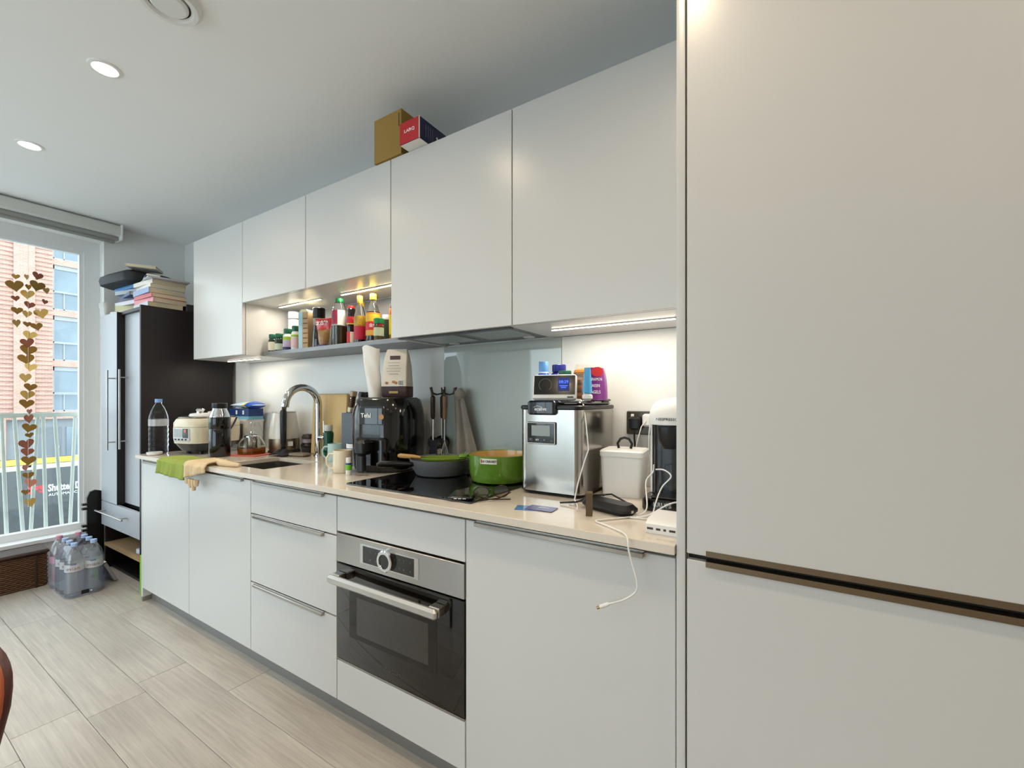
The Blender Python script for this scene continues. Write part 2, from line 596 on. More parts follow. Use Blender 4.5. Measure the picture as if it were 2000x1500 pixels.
text('IPS', 0.2, mat('van_red_letter', '#d8323c', 0.5, vary=(5, 0.05)), van, (0.006, -0.10, 1.70), (0, 1, 0), (0, 0, 1), 0.003, bold=0.008)
text('Shutter Doors', 0.2, WHITE_INK, van, (0.006, 0.43, 1.70), (0, 1, 0), (0, 0, 1), 0.003, bold=0.005, sx=0.62)
text('AUTOMATIC DOORS', 0.075, WHITE_INK, van, (0.006, 0.43, 1.56), (0, 1, 0), (0, 0, 1), 0.003)
lad = thing('yellow_ladder', (-13.5, 2.9, GROUND_Z + 2.2), 'yellow ladder lying on the roof rack of the van', 'ladder')
YEL = mat('yellow_fibreglass', '#e3cf55', 0.5, vary=(4, 0.08))
for x in (-0.18, 0.18):
    MB().box(x - 0.02, x + 0.02, -1.3, 1.6, 0.0, 0.08).build('stile', YEL, lad)
for i in range(9):
    MB().tube([(-0.18, -1.1 + i * 0.3, 0.04), (0.18, -1.1 + i * 0.3, 0.04)], 0.015, 6).build('rung', ALU, lad)

# ------------------------------------------------------------------ base units
YF, YD, YB = 1.02, 1.038, 1.62                # door face, door back, cabinet back
ZT = 0.867                                    # worktop top


def carcass(mb, x0, x1, z0, z1, y0=YD + 0.002, y1=YB, t=0.018, back=True):
    mb.box(x0, x0 + t, y0, y1, z0, z1).box(x1 - t, x1, y0, y1, z0, z1).box(x0 + t, x1 - t, y0, y1, z0, z0 + t)
    mb.box(x0 + t, x1 - t, y1 - 0.008, y1, z0 + t, z1)
    return mb


def profile_handle(parent, x0, x1, z, y=YF, down=False):
    """slim metal lip along the top (or bottom) edge of a front"""
    m = MB()
    s = -1 if down else 1
    m.rbox(x0, x1, y - 0.014, y + 0.001, min(z, z - 0.012 * s), max(z, z - 0.012 * s), 0.0015)
    m.box(x0, x1, y - 0.001, y + 0.016, z, z + 0.0025 * s) if not down else m.box(x0, x1, y - 0.001, y + 0.016, z - 0.0025, z)
    return m.build('handle', ALU, parent)


def front(name, parent, x0, x1, z0, z1, y=YF, m=None, t=0.018):
    return MB().rbox(x0 + 0.0018, x1 - 0.0018, y, y + t, z0 + 0.0015, z1 - 0.0015, 0.0012, 0.0012, 1).build(name, m or WHITE_LAM, parent)


def base_unit(name, x0, x1, label, cat):
    t = thing(name, ((x0 + x1) / 2, 1.3, 0.08), label, cat)
    hw = (x1 - x0) / 2
    return t, -hw, hw


DZ0, DZ1 = 0.0, 0.752                         # local heights of fronts above the plinth (0.08)
for x0, x1, lab, hx in ((-3.2, -2.6, 'white base cabinet with one plain door at the window end under the rice cooker', (-0.28, 0.05)),
                        (-2.6, -2.0, 'white base cabinet with one plain door under the sink', (-0.22, 0.22))):
    t, a, b = base_unit('base_cabinet', x0, x1, lab, 'cabinet')
    m = MB()
    carcass(m, a, b, 0.0, 0.55 if x0 > -3 else DZ1, YD + 0.002 - 1.3, YB - 1.3)
    m.build('carcass', CARCASS, t)
    d = front('door', t, a, b, DZ0, DZ1, YF - 1.3)
    profile_handle(d, a + 0.03, b - 0.06, DZ1, YF - 1.3)
    if x0 < -3:
        e = MB().rbox(a - 0.02, a - 0.001, YF - 1.3, YB - 1.3, -0.079, DZ1 + 0.012, 0.001).build('end_panel', WHITE_LAM, t)
        MB().box(a - 0.021, a + 0.0, YF - 1.3 - 0.001, YF - 1.3 + 0.06, -0.0795, -0.052).build('foot_strip', ALU, e)
t, a, b = base_unit('drawer_cabinet', -2.0, -1.4, 'white base cabinet with three drawers between sink and oven', 'cabinet')
carcass(MB(), a, b, 0, DZ1, YD + 0.002 - 1.3, YB - 1.3).build('carcass', CARCASS, t)
for z0, z1 in ((0, 0.303), (0.306, 0.603), (0.606, DZ1)):
    d = front('drawer', t, a, b, z0, z1, YF - 1.3)
    profile_handle(d, a + 0.035, b - 0.075, z1, YF - 1.3)
t, a, b = base_unit('oven_cabinet', -1.4, -0.8, 'white oven housing with plain filler panels above and below the oven', 'cabinet')
m = MB().box(a, a + 0.018, YD + 0.002 - 1.3, YB - 1.3, 0, DZ1).box(b - 0.018, b, YD + 0.002 - 1.3, YB - 1.3, 0, DZ1).box(a + .018, b - .018, YD + 0.002 - 1.3, YB - 1.3, 0.125, 0.143)
m.build('carcass', CARCASS, t)
front('filler_panel', t, a, b, 0, 0.150, YF - 1.3)
front('filler_panel', t, a, b, 0.622, DZ1, YF - 1.3)
t, a, b = base_unit('integrated_dishwasher', -0.8, -0.2, 'white full height appliance door beside the tall unit under the hanging cable', 'dishwasher')
MB().box(a + 0.01, b - 0.012, YD + 0.002 - 1.3, YB - 1.3, 0.0, 0.745).build('body', mat('appliance_grey', '#77797c', 0.5, vary=(4, 0.05)), t)
d = front('door', t, a, b - 0.004, DZ0, DZ1, YF - 1.3)
profile_handle(d, a + 0.04, b - 0.075, DZ1, YF - 1.3)
PLINTH = mat('plinth_grey_foil', '#8f8e8d', 0.35, metal=0.5, vary=(20, 0.06), stretch=(0.4, 4, 4))
tag(MB().box(-3.198, -0.2, 1.062, 1.078, 0.001, 0.0785).build('plinth', PLINTH), 'grey metallic plinth under the base cabinets', 'plinth')

# worktop with sink cut-out
STONE = mat('cream_quartz', '#ddd3c6', 0.13, coat=0.25, vary=(45, 0.07), bump=(90, 0.01))
SX0, SX1, SY0, SY1 = -2.40, -2.03, 1.09, 1.378
wt = MB()
zt0 = 0.845
wt.rbox(-3.222, SX0, 0.992, 1.624, zt0, ZT, 0.0015, 0.0015, 1)
wt.rbox(SX1, -0.202, 0.992, 1.624, zt0, ZT, 0.0015, 0.0015, 1)
wt.box(SX0 - 0.002, SX1 + 0.002, 0.9935, SY0, zt0, ZT).box(SX0 - 0.002, SX1 + 0.002, SY1, 1.624, zt0, ZT)
tag(wt.build('worktop', STONE), 'glossy cream stone worktop along the kitchen wall', 'worktop')
tag(MB().box(-3.198, -0.204, 1.036, 1.05, 0.8335, 0.8445).build('worktop_shade_strip', GAP), 'dark strip standing in for shade in the gap below the worktop', 'shade_strip')  # shade under the worktop edge, painted as a dark strip
SINKM = mat('sink_dark_steel', '#7d7a75', 0.35, metal=0.9, vary=(14, 0.15))
sk = thing('sink', ((SX0 + SX1) / 2, (SY0 + SY1) / 2, 0.66), 'undermounted steel sink bowl set in the worktop', 'sink')
hx, hy = (SX1 - SX0) / 2, (SY1 - SY0) / 2
rings = []
for s, z in ((0.012, 0.1845), (0.0, 0.1845), (0.0, 0.03), (-0.02, 0.006), (-0.06, 0.004)):
    rings.append([(x, y, z) for x, y in rrect(-hx - s, hx + s, -hy - s, hy + s, 0.03, 4)])
MB().loft(rings, False, True).build('bowl', SINKM, sk)
MB().lathe([(0.0, 0.0), (0.035, 0.0), (0.038, 0.007), (0.0, 0.0075)], 20).build('drain', CHROME, sk)

# tap
tp = thing('kitchen_tap', (-2.263, 1.528, ZT), 'tall chrome swan-neck tap behind the sink', 'tap')
MB().lathe([(0.027, 0), (0.027, 0.006), (0.0235, 0.009), (0.0, 0.009)], 24).build('base', CHROME, tp)
pts = [(0, 0, 0.008), (0, 0, 0.29)]
for i in range(1, 15):
    a = PI * 0.93 * i / 14
    pts.append((0, -0.098 + 0.098 * math.cos(a), 0.29 + 0.098 * math.sin(a)))
e = pts[-1]
pts.append((0, e[1] - 0.004, e[2] - 0.03))
MB().tube(pts, 0.0195, 18).build('spout', CHROME, tp)
kn = MB().lathe([(0.019, 0.015), (0.019, 0.058), (0.017, 0.06), (0, 0.06)], 20).xf(Matrix.Translation((0, 0, 0.10)) @ Matrix.Rotation(PI / 2, 4, 'Y')).build('valve', CHROME, tp)
MB().tube([(0.05, 0, 0.105), (0.048, 0.0, 0.20)], 0.0036, 8).build('lever', CHROME, kn)

# hob
HOB = mat('hob_black_glass', '#060607', 0.04, coat=0.6, vary=(3, 0.1))
hb = thing('induction_hob', (-1.105, 1.315, ZT), 'black glass induction hob set on the worktop', 'hob')
MB().rbox(-0.295, 0.295, -0.255, 0.255, 0.0003, 0.006, 0.003, 0.0015).build('glass', HOB, hb)
ZONE = mat('hob_print_grey', '#3c3c40', 0.2, vary=(5, 0.05))
for x, y, r in ((-0.15, 0.11, 0.09), (0.15, 0.11, 0.105), (-0.15, -0.1, 0.105), (0.15, -0.1, 0.08)):
    MB().lathe([(r, 0.0061), (r + 0.0015, 0.0062), (r + 0.0015, 0.0061)], 40, (x, y, 0), cap0=False, cap1=False).build('zone_ring', ZONE, hb)
HZ = ZT + 0.006

# oven
ov = thing('built_in_oven', (-1.1, 1.3, 0.235), 'compact built-in oven with steel control panel and black glass door', 'oven')
x0, x1 = -0.297, 0.297
yo = YF - 1.3
MB().box(x0 + 0.02, x1 - 0.02, yo + 0.03, yo + 0.55, 0.005, 0.45).build('body', mat('oven_casing', '#55565a', 0.5, metal=0.6, vary=(5, 0.1)), ov)
pn = MB().rbox(x0, x1, yo - 0.003, yo + 0.03, 0.358, 0.462, 0.0015).build('control_panel', STEEL, ov)
MB().box(-0.165, 0.115, yo - 0.0045, yo - 0.002, 0.378, 0.444).build('display_bezel', mat('bezel_steel', '#c9c8c6', 0.2, metal=1, vary=(5, 0.05)), pn)
MB().box(-0.150, 0.095, yo - 0.0052, yo - 0.003, 0.382, 0.440).build('display', BLACKG, pn)
MB().lathe([(0.034, 0), (0.036, 0.012), (0.033, 0.014), (0.0245, 0.014), (0.0235, 0.010), (0, 0.010)], 36).xf(Matrix.Translation((-0.03, yo - 0.005, 0.411)) @ Matrix.Rotation(PI / 2, 4, 'X')).build('ring_dial', CHROME, pn)
MB().lathe([(0.0232, 0), (0.0232, 0.0108), (0, 0.0108)], 30).xf(Matrix.Translation((-0.03, yo - 0.005, 0.411)) @ Matrix.Rotation(PI / 2, 4, 'X')).build('dial_face', BLACKG, pn)
ICON = mat('icon_grey', '#8c8f94', 0.5, vary=(5, 0.05))
for x in (-0.135, -0.11, -0.085, 0.03, 0.05, 0.08):
    for z in (0.397, 0.425):
        MB().box(x - 0.0022, x + 0.0022, yo - 0.0056, yo - 0.005, z - 0.0022, z + 0.0022).build('touch_icon', mat('icon_dim', '#5c6066', 0.5, vary=(5, 0.05)), pn)
OVG = mat('oven_black_glass', '#0d0a09', 0.05, coat=0.5, vary=(3, 0.1))
dr = MB().rbox(x0, x1, yo - 0.002, yo + 0.028, 0.004, 0.352, 0.002).build('door', OVG, ov)
MB().box(-0.225, 0.19, yo - 0.0026, yo - 0.0015, 0.10, 0.268).build('window_border', mat('oven_glass_border', '#1d1a18', 0.06, vary=(3, 0.1)), dr)
MB().box(-0.185, 0.155, yo - 0.0031, yo - 0.002, 0.118, 0.25).build('window', mat('oven_window', '#3a3733', 0.06, coat=0.4, vary=(2, 0.25)), dr)
hd = MB().rbox(-0.29, 0.225, yo - 0.052, yo - 0.030, 0.293, 0.325, 0.008)
hd.build('handle', mat('handle_satin', '#c6c4c0', 0.35, metal=0.85, vary=(20, 0.04)), dr)
for xx in (-0.268, 0.203):
    MB().rbox(xx - 0.021, xx + 0.021, yo - 0.032, yo - 0.0015, 0.295, 0.324, 0.003).build('handle_post', ALU, dr)
text('BOSCH', 0.020, mat('bosch_dim', '#4a4644', 0.4, vary=(5, 0.05)), dr, (-0.005, yo - 0.0022, 0.045), sx=1.15)
MB().box(x0, x1, yo - 0.001, yo + 0.02, -0.001, 0.003).build('trim', ALU, ov)

# ------------------------------------------------------------------ tall unit at the right
TY = 1.0
for i, (xa, xb) in enumerate(((-0.18, 0.42), (0.42, 1.02))):
    t = thing('tall_cabinet', ((xa + xb) / 2, 1.3, 0.08),
              ('tall white cabinet beside the worktop with metal grip edges between upper and lower door' if i == 0 else
               'second tall white cabinet next to the one beside the worktop'), 'cabinet')
    hw = (xb - xa) / 2
    m = MB()
    carcass(m, -hw, hw, 0, 2.32, TY + 0.02 - 1.3, YB - 1.3)
    m.build('carcass', CARCASS, t)
    MB().box(-hw, hw, TY - 1.3 + 0.03, TY - 1.3 + 0.045, -0.079, -0.001).build('plinth', PLINTH, t)
    if i == 0:
        MB().rbox(-hw - 0.02, -hw - 0.002, TY - 1.3 - 0.0, YB - 1.3, -0.079, 2.385, 0.001).build('side_panel', WHITE_LAM, t)
    up = front('door', t, -hw, hw, 0.772, 2.32, TY - 1.3)
    lo = front('door', t, -hw, hw, 0.0, 0.762, TY - 1.3)
    gx0 = -hw + 0.04
    BRZ = mat('grip_bronze', '#8d7f6c', 0.3, metal=1.0, vary=(12, 0.1), stretch=(0.3, 4, 4))
    MB().box(gx0, hw - 0.002, TY - 1.3 - 0.0022, TY - 1.3 + 0.016, 0.7735, 0.785).build('handle', BRZ, up)
    MB().box(gx0, hw - 0.002, TY - 1.3 - 0.006, TY - 1.3 + 0.016, 0.752, 0.764).build('handle', BRZ, lo)
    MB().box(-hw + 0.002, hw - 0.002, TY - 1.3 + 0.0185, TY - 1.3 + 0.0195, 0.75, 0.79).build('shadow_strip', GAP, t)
    MB().box(-hw, hw, TY - 1.3 + 0.002, YB - 1.3, 2.322, 2.386).build('top_filler', WHITE_LAM, t)

# ------------------------------------------------------------------ wall units
UY, UZ0, UZ1, UZS = 1.28, 1.443, 2.197, 1.735
NICHE = mat('niche_grey_back', '#8d8d8d', 0.5, vary=(4, 0.05))
spec = [(-3.2, -2.6, UZ0, 'white wall cabinet at the window end reaching down to the shelf level'),
        (-2.6, -2.0, UZS, 'short white wall cabinet above the window end of the spice shelf'),
        (-2.0, -1.4, UZS, 'short white wall cabinet above the oil bottles on the shelf'),
        (-1.4, -0.8, UZ0, 'white wall cabinet holding the cooker hood'),
        (-0.8, -0.2, UZ0, 'white wall cabinet between the cooker hood and the tall unit')]
for xa, xb, z0, lab in spec:
    t = thing('wall_cabinet', ((xa + xb) / 2, 1.45, z0), lab, 'cabinet')
    hw = (xb - xa) / 2
    H = UZ1 - z0
    m = MB()
    ya, yb = UY + 0.02 - 1.45, YB + 0.003 - 1.45
    m.box(-hw, -hw + 0.018, ya, yb, 0.001, H).box(hw - 0.018, hw, ya, yb, 0.001, H)
    m.box(-hw + 0.018, hw - 0.018, ya, yb, H - 0.018, H)
    zb = 0.03 if xa == -1.4 else 0.001
    m.box(-hw + 0.018, hw - 0.018, ya, yb, zb, zb + 0.018)
    m.build('carcass', WHITE_LAM, t)
    front('door', t, -hw, hw, 0.0, H, UY - 1.45)
# open shelf in the niche
SHELFM = mat('grey_shelf_foil', '#88898c', 0.4, metal=0.3, vary=(30, 0.08), stretch=(0.5, 6, 6))
tag(MB().rbox(-2.598, -1.402, 1.39, 1.622, 1.445, 1.467, 0.001).build('open_shelf', SHELFM), 'grey open shelf carrying the spices and oil bottles', 'shelf')
SHZ = 1.467
tag(MB().box(-2.598, -1.402, 1.6225, 1.6245, 1.468, 1.733).build('niche_back_panel', NICHE), 'grey back panel of the spice niche', 'panel')


def led_bar(x0, x1, y, z, lab, watts):
    t = thing('led_bar_light', ((x0 + x1) / 2, y, z), lab, 'light')
    L = (x1 - x0) / 2
    MB().box(-L - 0.006, L + 0.006, -0.007, 0.007, -0.003, 0.0).build('housing', ALU, t)
    MB().box(-L, L, -0.005, 0.005, -0.0045, -0.003).build('diffuser', LED, t)
    ld = bpy.data.lights.new('led_bar_glow', 'AREA')
    ld.shape = 'RECTANGLE'
    ld.size = 2 * L
    ld.size_y = 0.012
    ld.energy = watts
    ld.color = (1.0, 0.9, 0.74)
    lo = bpy.data.objects.new('led_bar_glow', ld)
    lo.location = (0, 0, -0.006)
    col.objects.link(lo)
    lo.parent = t
    return t


led_bar(-2.52, -2.13, 1.45, UZS - 0.0005, 'lit LED bar under the short cabinet at the window end of the niche', 1.1)
led_bar(-1.95, -1.46, 1.45, UZS - 0.0005, 'lit LED bar under the short cabinet above the oil bottles', 1.4)
led_bar(-0.72, -0.29, 1.43, UZ0 + 0.0005, 'lit LED bar under the wall cabinet above the ice maker', 1.3)
led_bar(-3.12, -2.74, 1.45, UZ0 + 0.0005, 'lit LED bar under the end wall cabinet above the rice cooker', 0.9)

# cooker hood
hdm = mat('hood_grey_metal', '#7d8084', 0.35, metal=0.8, vary=(20, 0.1), stretch=(0.5, 5, 5))
hh = thing('cooker_hood', (-1.1, 1.46, UZ0 + 0.001), 'grey metal pull-out cooker hood under the wall cabinet above the hob', 'cooker hood')
MB().box(-0.279, 0.279, -0.155, 0.16, 0.004, 0.0285).build('body', hdm, hh)
MB().box(-0.279, 0.279, -0.157, -0.135, -0.004, 0.012).build('pull_edge', mat('hood_dark_edge', '#4b4d50', 0.35, metal=0.7, vary=(8, 0.1)), hh)
for xx in (-0.135, 0.135):
    MB().box(xx - 0.11, xx + 0.11, -0.11, 0.08, 0.0015, 0.0042).build('filter', STEEL, hh)
for xx in (-0.2, 0.2):
    MB().lathe([(0.025, 0), (0.025, 0.003), (0, 0.003)], 20, (xx, 0.115, 0.0012)).build('lamp_lens', WHITEP, hh)

# glass splashback behind the hob and white upstand panel
SPL = mat('grey_glass_splashback', '#aeb7b4', 0.03, coat=0.8, vary=(1.2, 0.05))
tag(MB().box(-1.398, -0.772, 1.6165, 1.6245, ZT + 0.001, UZ0 - 0.001).build('glass_splashback', SPL), 'glossy grey glass splashback behind the hob', 'splashback')
SPW = mat('white_backboard', '#dedfdd', 0.3, vary=(2, 0.03))
bbm = MB().box(-3.19, -1.40, 1.618, 1.6248, ZT + 0.001, UZ0 - 0.001)
tag(bbm.build('backboard', SPW), 'white backboard on the wall behind sink and air fryer', 'backboard')
tag(MB().box(-0.770, -0.205, 1.618, 1.6248, ZT + 0.001, UZ0 - 0.001).build('backboard', SPW), 'white backboard on the wall behind the ice maker and socket', 'backboard')

# ------------------------------------------------------------------ ceiling fittings
BEZEL = mat('downlight_bezel', '#e8e8e6', 0.4, vary=(5, 0.02))
BULB = mat('downlight_lens', '#fff6e6', 0.3, emit=('#fff2dc', 9.0), vary=(3, 0.02))


def downlight(x, y, lab, grp=None):
    t = thing('downlight', (x, y, CZ), lab, 'light', group=grp)
    MB().lathe([(0.036, -0.001), (0.040, -0.006), (0.050, -0.004), (0.052, 0.0)], 32, cap0=False, cap1=False).build('bezel', BEZEL, t)
    MB().lathe([(0.0, -0.002), (0.036, -0.002)], 24, cap0=False, cap1=False).build('lens', BULB, t)
    ld = bpy.data.lights.new('downlight_beam', 'SPOT')
    ld.energy = DOWNLIGHT_W
    ld.spot_size = math.radians(150)
    ld.spot_blend = 0.9
    ld.shadow_soft_size = 0.05
    ld.color = (1.0, 0.79, 0.56)
    lo = bpy.data.objects.new('downlight_beam', ld)
    lo.location = (0, 0, -0.012)
    col.objects.link(lo)
    lo.parent = t


downlight(-2.225, 0.593, 'lit round recessed downlight nearer the ceiling vent')
downlight(-3.215, 0.57, 'lit round recessed downlight nearer the window')
for x in (-1.235, -0.245, 0.75):
    downlight(x, 0.585, 'recessed downlight in the ceiling above the kitchen floor out of view', 'downlights out of view')
for x in (-3.2, -2.2, -1.2, -0.2, 0.8, 1.7):
    downlight(x, -1.1, 'recessed downlight in the ceiling over the living area', 'downlights over the living area')
vt = thing('ceiling_vent', (-1.672, 0.60, CZ), 'round white air valve in the ceiling', 'vent')
MB().lathe([(0.058, -0.012), (0.066, -0.02), (0.078, -0.02), (0.088, -0.008), (0.090, 0.0)], 40, cap0=False, cap1=False).build('ring', BEZEL, vt)
MB().lathe([(0.0, -0.022), (0.045, -0.022), (0.052, -0.016), (0.052, -0.004)], 36, cap0=False, cap1=False).build('disc', BEZEL, vt)
MB().lathe([(0.052, -0.0015), (0.066, -0.0015)], 36, cap0=False, cap1=False).build('throat', mat('vent_throat', '#6c675c', 0.7, vary=(4, 0.1)), vt)

# ------------------------------------------------------------------ generic bottle / jar maker
def lathe_r(prof, z):
    for (r0, z0), (r1, z1) in zip(prof, prof[1:]):
        if z0 <= z <= z1 and z1 > z0:
            return r0 + (r1 - r0) * (z - z0) / (z1 - z0)
    return prof[-1][0]


def vessel(name, loc, label, cat, prof, body_mat, cap=None, bands=(), fill=None, group=None, seg=24, rz=0.0):
    """lathe body with cap (r, z0, z1, material), label bands (z0, z1, material, [a0, a1]) and contents (ztop, material)"""
    t = thing(name, loc, label, cat, rz, group)
    b = MB().lathe(prof, seg).build('body', body_mat, t)
    if fill:
        fp = [(max(r - 0.0018, 0.001), z + 0.0015) for r, z in prof if z < fill[0]]
        fp.append((lathe_r(prof, fill[0]) - 0.0018, fill[0]))
        MB().lathe(fp, seg).build('contents', fill[1], t)
    if cap:
        r, z0, z1, m = cap
        MB().lathe([(r * 0.97, z0), (r, z0 + 0.002), (r, z1 - 0.0025), (r * 0.93, z1), (0, z1)], seg).build('cap', m, t)
    for bd in bands:
        z0, z1, m = bd[:3]
        a0, a1 = (bd[3], bd[4]) if len(bd) > 3 else (0, 2 * PI)
        n = 5
        pr = [(lathe_r(prof, z0 + (z1 - z0) * i / n) + 0.0007, z0 + (z1 - z0) * i / n) for i in range(n + 1)]
        MB().lathe(pr, seg, cap0=False, cap1=False, a0=a0, a1=a1).build('label', m, t)
    return t


def M(name, c, rough=0.5, **k):
    k.setdefault('vary', (14, 0.08))
    return mat(name, c, rough, **k)


def face(x, y):
    """azimuth from a thing towards the middle of the room, where labels were turned"""
    return math.atan2(-y, -x)


FACE = math.radians(-42)
GREENCAP = M('dark_green_cap', '#0f5a41', 0.4)
YCAP = M('yellow_cap', '#e8cf3a', 0.4)
AMBER = M('dark_green_glass', '#1e2f22', 0.08, coat=0.4)
SOYD = M('dark_soy', '#1a100e', 0.1, coat=0.5)
OILM = M('dark_oil', '#3a3312', 0.08, coat=0.5)
REDLAB = M('red_label', '#c3202b', 0.5)
YELLAB = M('yellow_label', '#e7b62c', 0.5)
CREAMLAB = M('cream_label', '#e9e0c8', 0.6)
LILAC = M('lilac_label', '#b9aec6', 0.6)
LIME = M('lime_label', '#9fbe3c', 0.6)
ORANGE = M('orange_label', '#e07a24', 0.5)

# ------------------------------------------------------------------ shelf things
SZ = SHZ + 0.0005


def pill_jar(x, y, h, r, lab, body, bands, cap_m=GREENCAP):
    pr = [(r * 0.95, 0), (r, 0.004), (r, h * 0.62), (r * 0.93, h * 0.70), (r * 0.72, h * 0.76), (r * 0.72, h * 0.8)]
    return vessel('pill_jar', (x, y, SZ), lab, 'jar', pr, body, (r * 0.86, h * 0.77, h, cap_m), [(h * b[0], h * b[1], b[2]) for b in bands])


pill_jar(-2.545, 1.425, 0.103, 0.026, 'dark jar with cream label and green cap nearest the end of the shelf', AMBER, [(0.08, 0.56, CREAMLAB)])
pill_jar(-2.468, 1.42, 0.10, 0.026, 'dark green jar with pale green label second from the shelf end', AMBER, [(0.06, 0.42, M('pale_green_label', '#c3cfb6', 0.6))])
pill_jar(-2.392, 1.425, 0.122, 0.027, 'green capped jar with lime and lilac label', WHITEP, [(0.46, 0.62, LIME), (0.16, 0.45, LILAC), (0.02, 0.15, M('navy_label', '#2a2f63', 0.6))])
pill_jar(-2.318, 1.425, 0.132, 0.024, 'slim green capped jar with pinkish label beside the pale blue box', WHITEP, [(0.52, 0.62, LIME), (0.08, 0.5, M('pink_label', '#d9bcc0', 0.6))])
vessel('steel_flask', (-2.50, 1.53, SZ), 'tall white flask with a thin dark ring behind the green capped jars', 'flask',
       [(0.033, 0), (0.035, 0.004), (0.035, 0.20), (0.0345, 0.202)], WHITEP, (0.035, 0.206, 0.246, WHITEP), [(0.2005, 0.2055, BLACK_INK)])
vessel('pill_jar', (-2.355, 1.56, SZ), 'dark capped white bottle behind the pale blue box', 'jar', [(0.026, 0), (0.027, 0.01), (0.027, 0.15), (0.02, 0.165)], WHITEP, (0.021, 0.165, 0.195, BLACKP))
bx = thing('tea_carton', (-2.262, 1.475, SZ), 'pale blue and brown printed carton standing on the shelf', 'box', math.radians(14))
MB().rbox(-0.032, 0.032, -0.05, 0.05, 0, 0.205, 0.001).build('carton', M('carton_brown', '#b79a72', 0.6), bx)
MB().box(-0.0325, -0.006, -0.0506, -0.0503, 0.001, 0.204).build('blue_side', M('pale_blue_card', '#a9cfe0', 0.6), bx)
MB().prism([(-0.032, 0.205), (0.032, 0.205), (0.018, 0.219), (-0.02, 0.219)], -0.048, 0.048, 'y').build('flap', M('carton_cream', '#e6dcb4', 0.6), bx)
pl = MB()
for i in range(6):
    MB().box(-0.002, 0.029, -0.0507, -0.0504, 0.03 + i * 0.027, 0.036 + i * 0.027).build('printed_line', M('carton_print', '#7d4a2c', 0.6), bx)
vessel('sauce_bottle', (-2.165, 1.465, SZ), 'dark sauce bottle with a wide black screw cap behind the red sugar bag', 'bottle',
       [(0.034, 0), (0.036, 0.006), (0.034, 0.06), (0.028, 0.12), (0.029, 0.165)], SOYD, (0.032, 0.166, 0.222, BLACKP), [(0.125, 0.164, M('greige_label', '#a89e92', 0.6))])
# sugar bag: flat pillow, wide at the top, red heading
sb = thing('sugar_bag', (-2.075, 1.432, SZ), 'red and clear bag of brown sugar with white Chinese characters', 'bag', math.radians(14))


def pillow(w0, w1, h, d, z0, nu=12, nv=10, lean=0.0, wob=0.0):
    m = MB()
    for s in (-1, 1):
        def fn(u, v):
            w = w0 + (w1 - w0) * v
            x = (u - 0.5) * w
            b = max(0.0, math.sin(PI * u)) ** 0.6 * max(0.0, math.sin(PI * min(1, 0.12 + v * 0.88))) ** 0.5
            return (x, s * d * b + lean * v * h + wob * math.sin(9 * u + 5 * v), z0 + v * h)
        m.grid(fn, nu, nv)
    return m


pillow(0.052, 0.085, 0.095, 0.022, 0.002).build('sugar', M('brown_sugar', '#a5793c', 0.5, coat=0.5, vary=(120, 0.5)), sb)
pillow(0.085, 0.112, 0.06, 0.012, 0.092).build('heading', M('red_film', '#c81f24', 0.3, coat=0.4), sb)
text('太古糖', 0.026, WHITE_INK, sb, (0, -0.0135, 0.125), bold=0.0006)
MB().rbox(-0.028, 0.028, -0.018, 0.018, 0.0, 0.014, 0.004).build('bag_base', M('purple_film', '#4a2a6a', 0.35), sb)


def oil_bottle(name, x, y, h, r, lab, body, cap_m, bands, neck=0.011, sh=0.62, cap_h=0.032, fill=None):
    pr = [(r * 0.94, 0), (r, 0.005), (r, h * sh * 0.92), (r * 0.93, h * sh), (neck * 1.5, h * (sh + 0.17)), (neck, h * (sh + 0.22)), (neck, h - cap_h)]
    return vessel(name, (x, y, SZ), lab, 'bottle', pr, body, (neck * 1.22, h - cap_h, h, cap_m), bands, fill)


t = oil_bottle('oil_bottle', -1.982, 1.46, 0.25, 0.039, 'clear plastic oil bottle with green cap and red and white label', CLEAR, M('green_cap', '#157a3c', 0.35),
               [(0.112, 0.185, M('wine_label', '#9e2140', 0.5), 1.4 * PI, 1.72 * PI), (0.108, 0.186, PAPER, 1.72 * PI, 2.05 * PI)], 0.017, 0.74, 0.024, (0.105, OILM))
oil_bottle('sauce_bottle', -1.905, 1.475, 0.205, 0.023, 'small dark sauce bottle with red cap and red label', SOYD, M('red_cap', '#c3161f', 0.4),
           [(0.115, 0.148, REDLAB), (0.108, 0.114, YELLAB), (0.015, 0.07, REDLAB, PI, 1.7 * PI), (0.015, 0.07, CREAMLAB, 1.7 * PI, 2 * PI)], 0.015, 0.74, 0.022)
oil_bottle('vinegar_bottle', -1.93, 1.56, 0.245, 0.026, 'slim yellow capped bottle behind the red capped sauce', GLASSY, YCAP, [(0.03, 0.11, REDLAB)], 0.011, 0.58, 0.04, (0.15, SOYD))
t = oil_bottle('vinegar_bottle', -1.822, 1.462, 0.245, 0.029, 'yellow capped glass bottle with an amber and crimson label', GLASSY, M('gold_cap', '#dfae3f', 0.35),
               [(0.09, 0.142, M('olive_label', '#a5882a', 0.4)), (0.022, 0.0895, M('crimson_label', '#b01838', 0.45)), (0.205, 0.222, M('orange_neck', '#d98a20', 0.4))], 0.0115, 0.6, 0.036, (0.05, SOYD))
text('Q', 0.02, YELLAB, t, (0, 0, 0.105), cyl=(0.0302, FACE))
t = oil_bottle('soy_sauce_bottle', -1.738, 1.475, 0.247, 0.036, 'large soy sauce bottle with yellow cap and red and yellow label', GLASSY, YCAP,
               [(0.105, 0.142, YELLAB), (0.063, 0.1045, REDLAB), (0.036, 0.0625, M('ochre_label', '#c99632', 0.5)), (0.143, 0.15, ORANGE)], 0.0135, 0.6, 0.03, (0.155, SOYD))
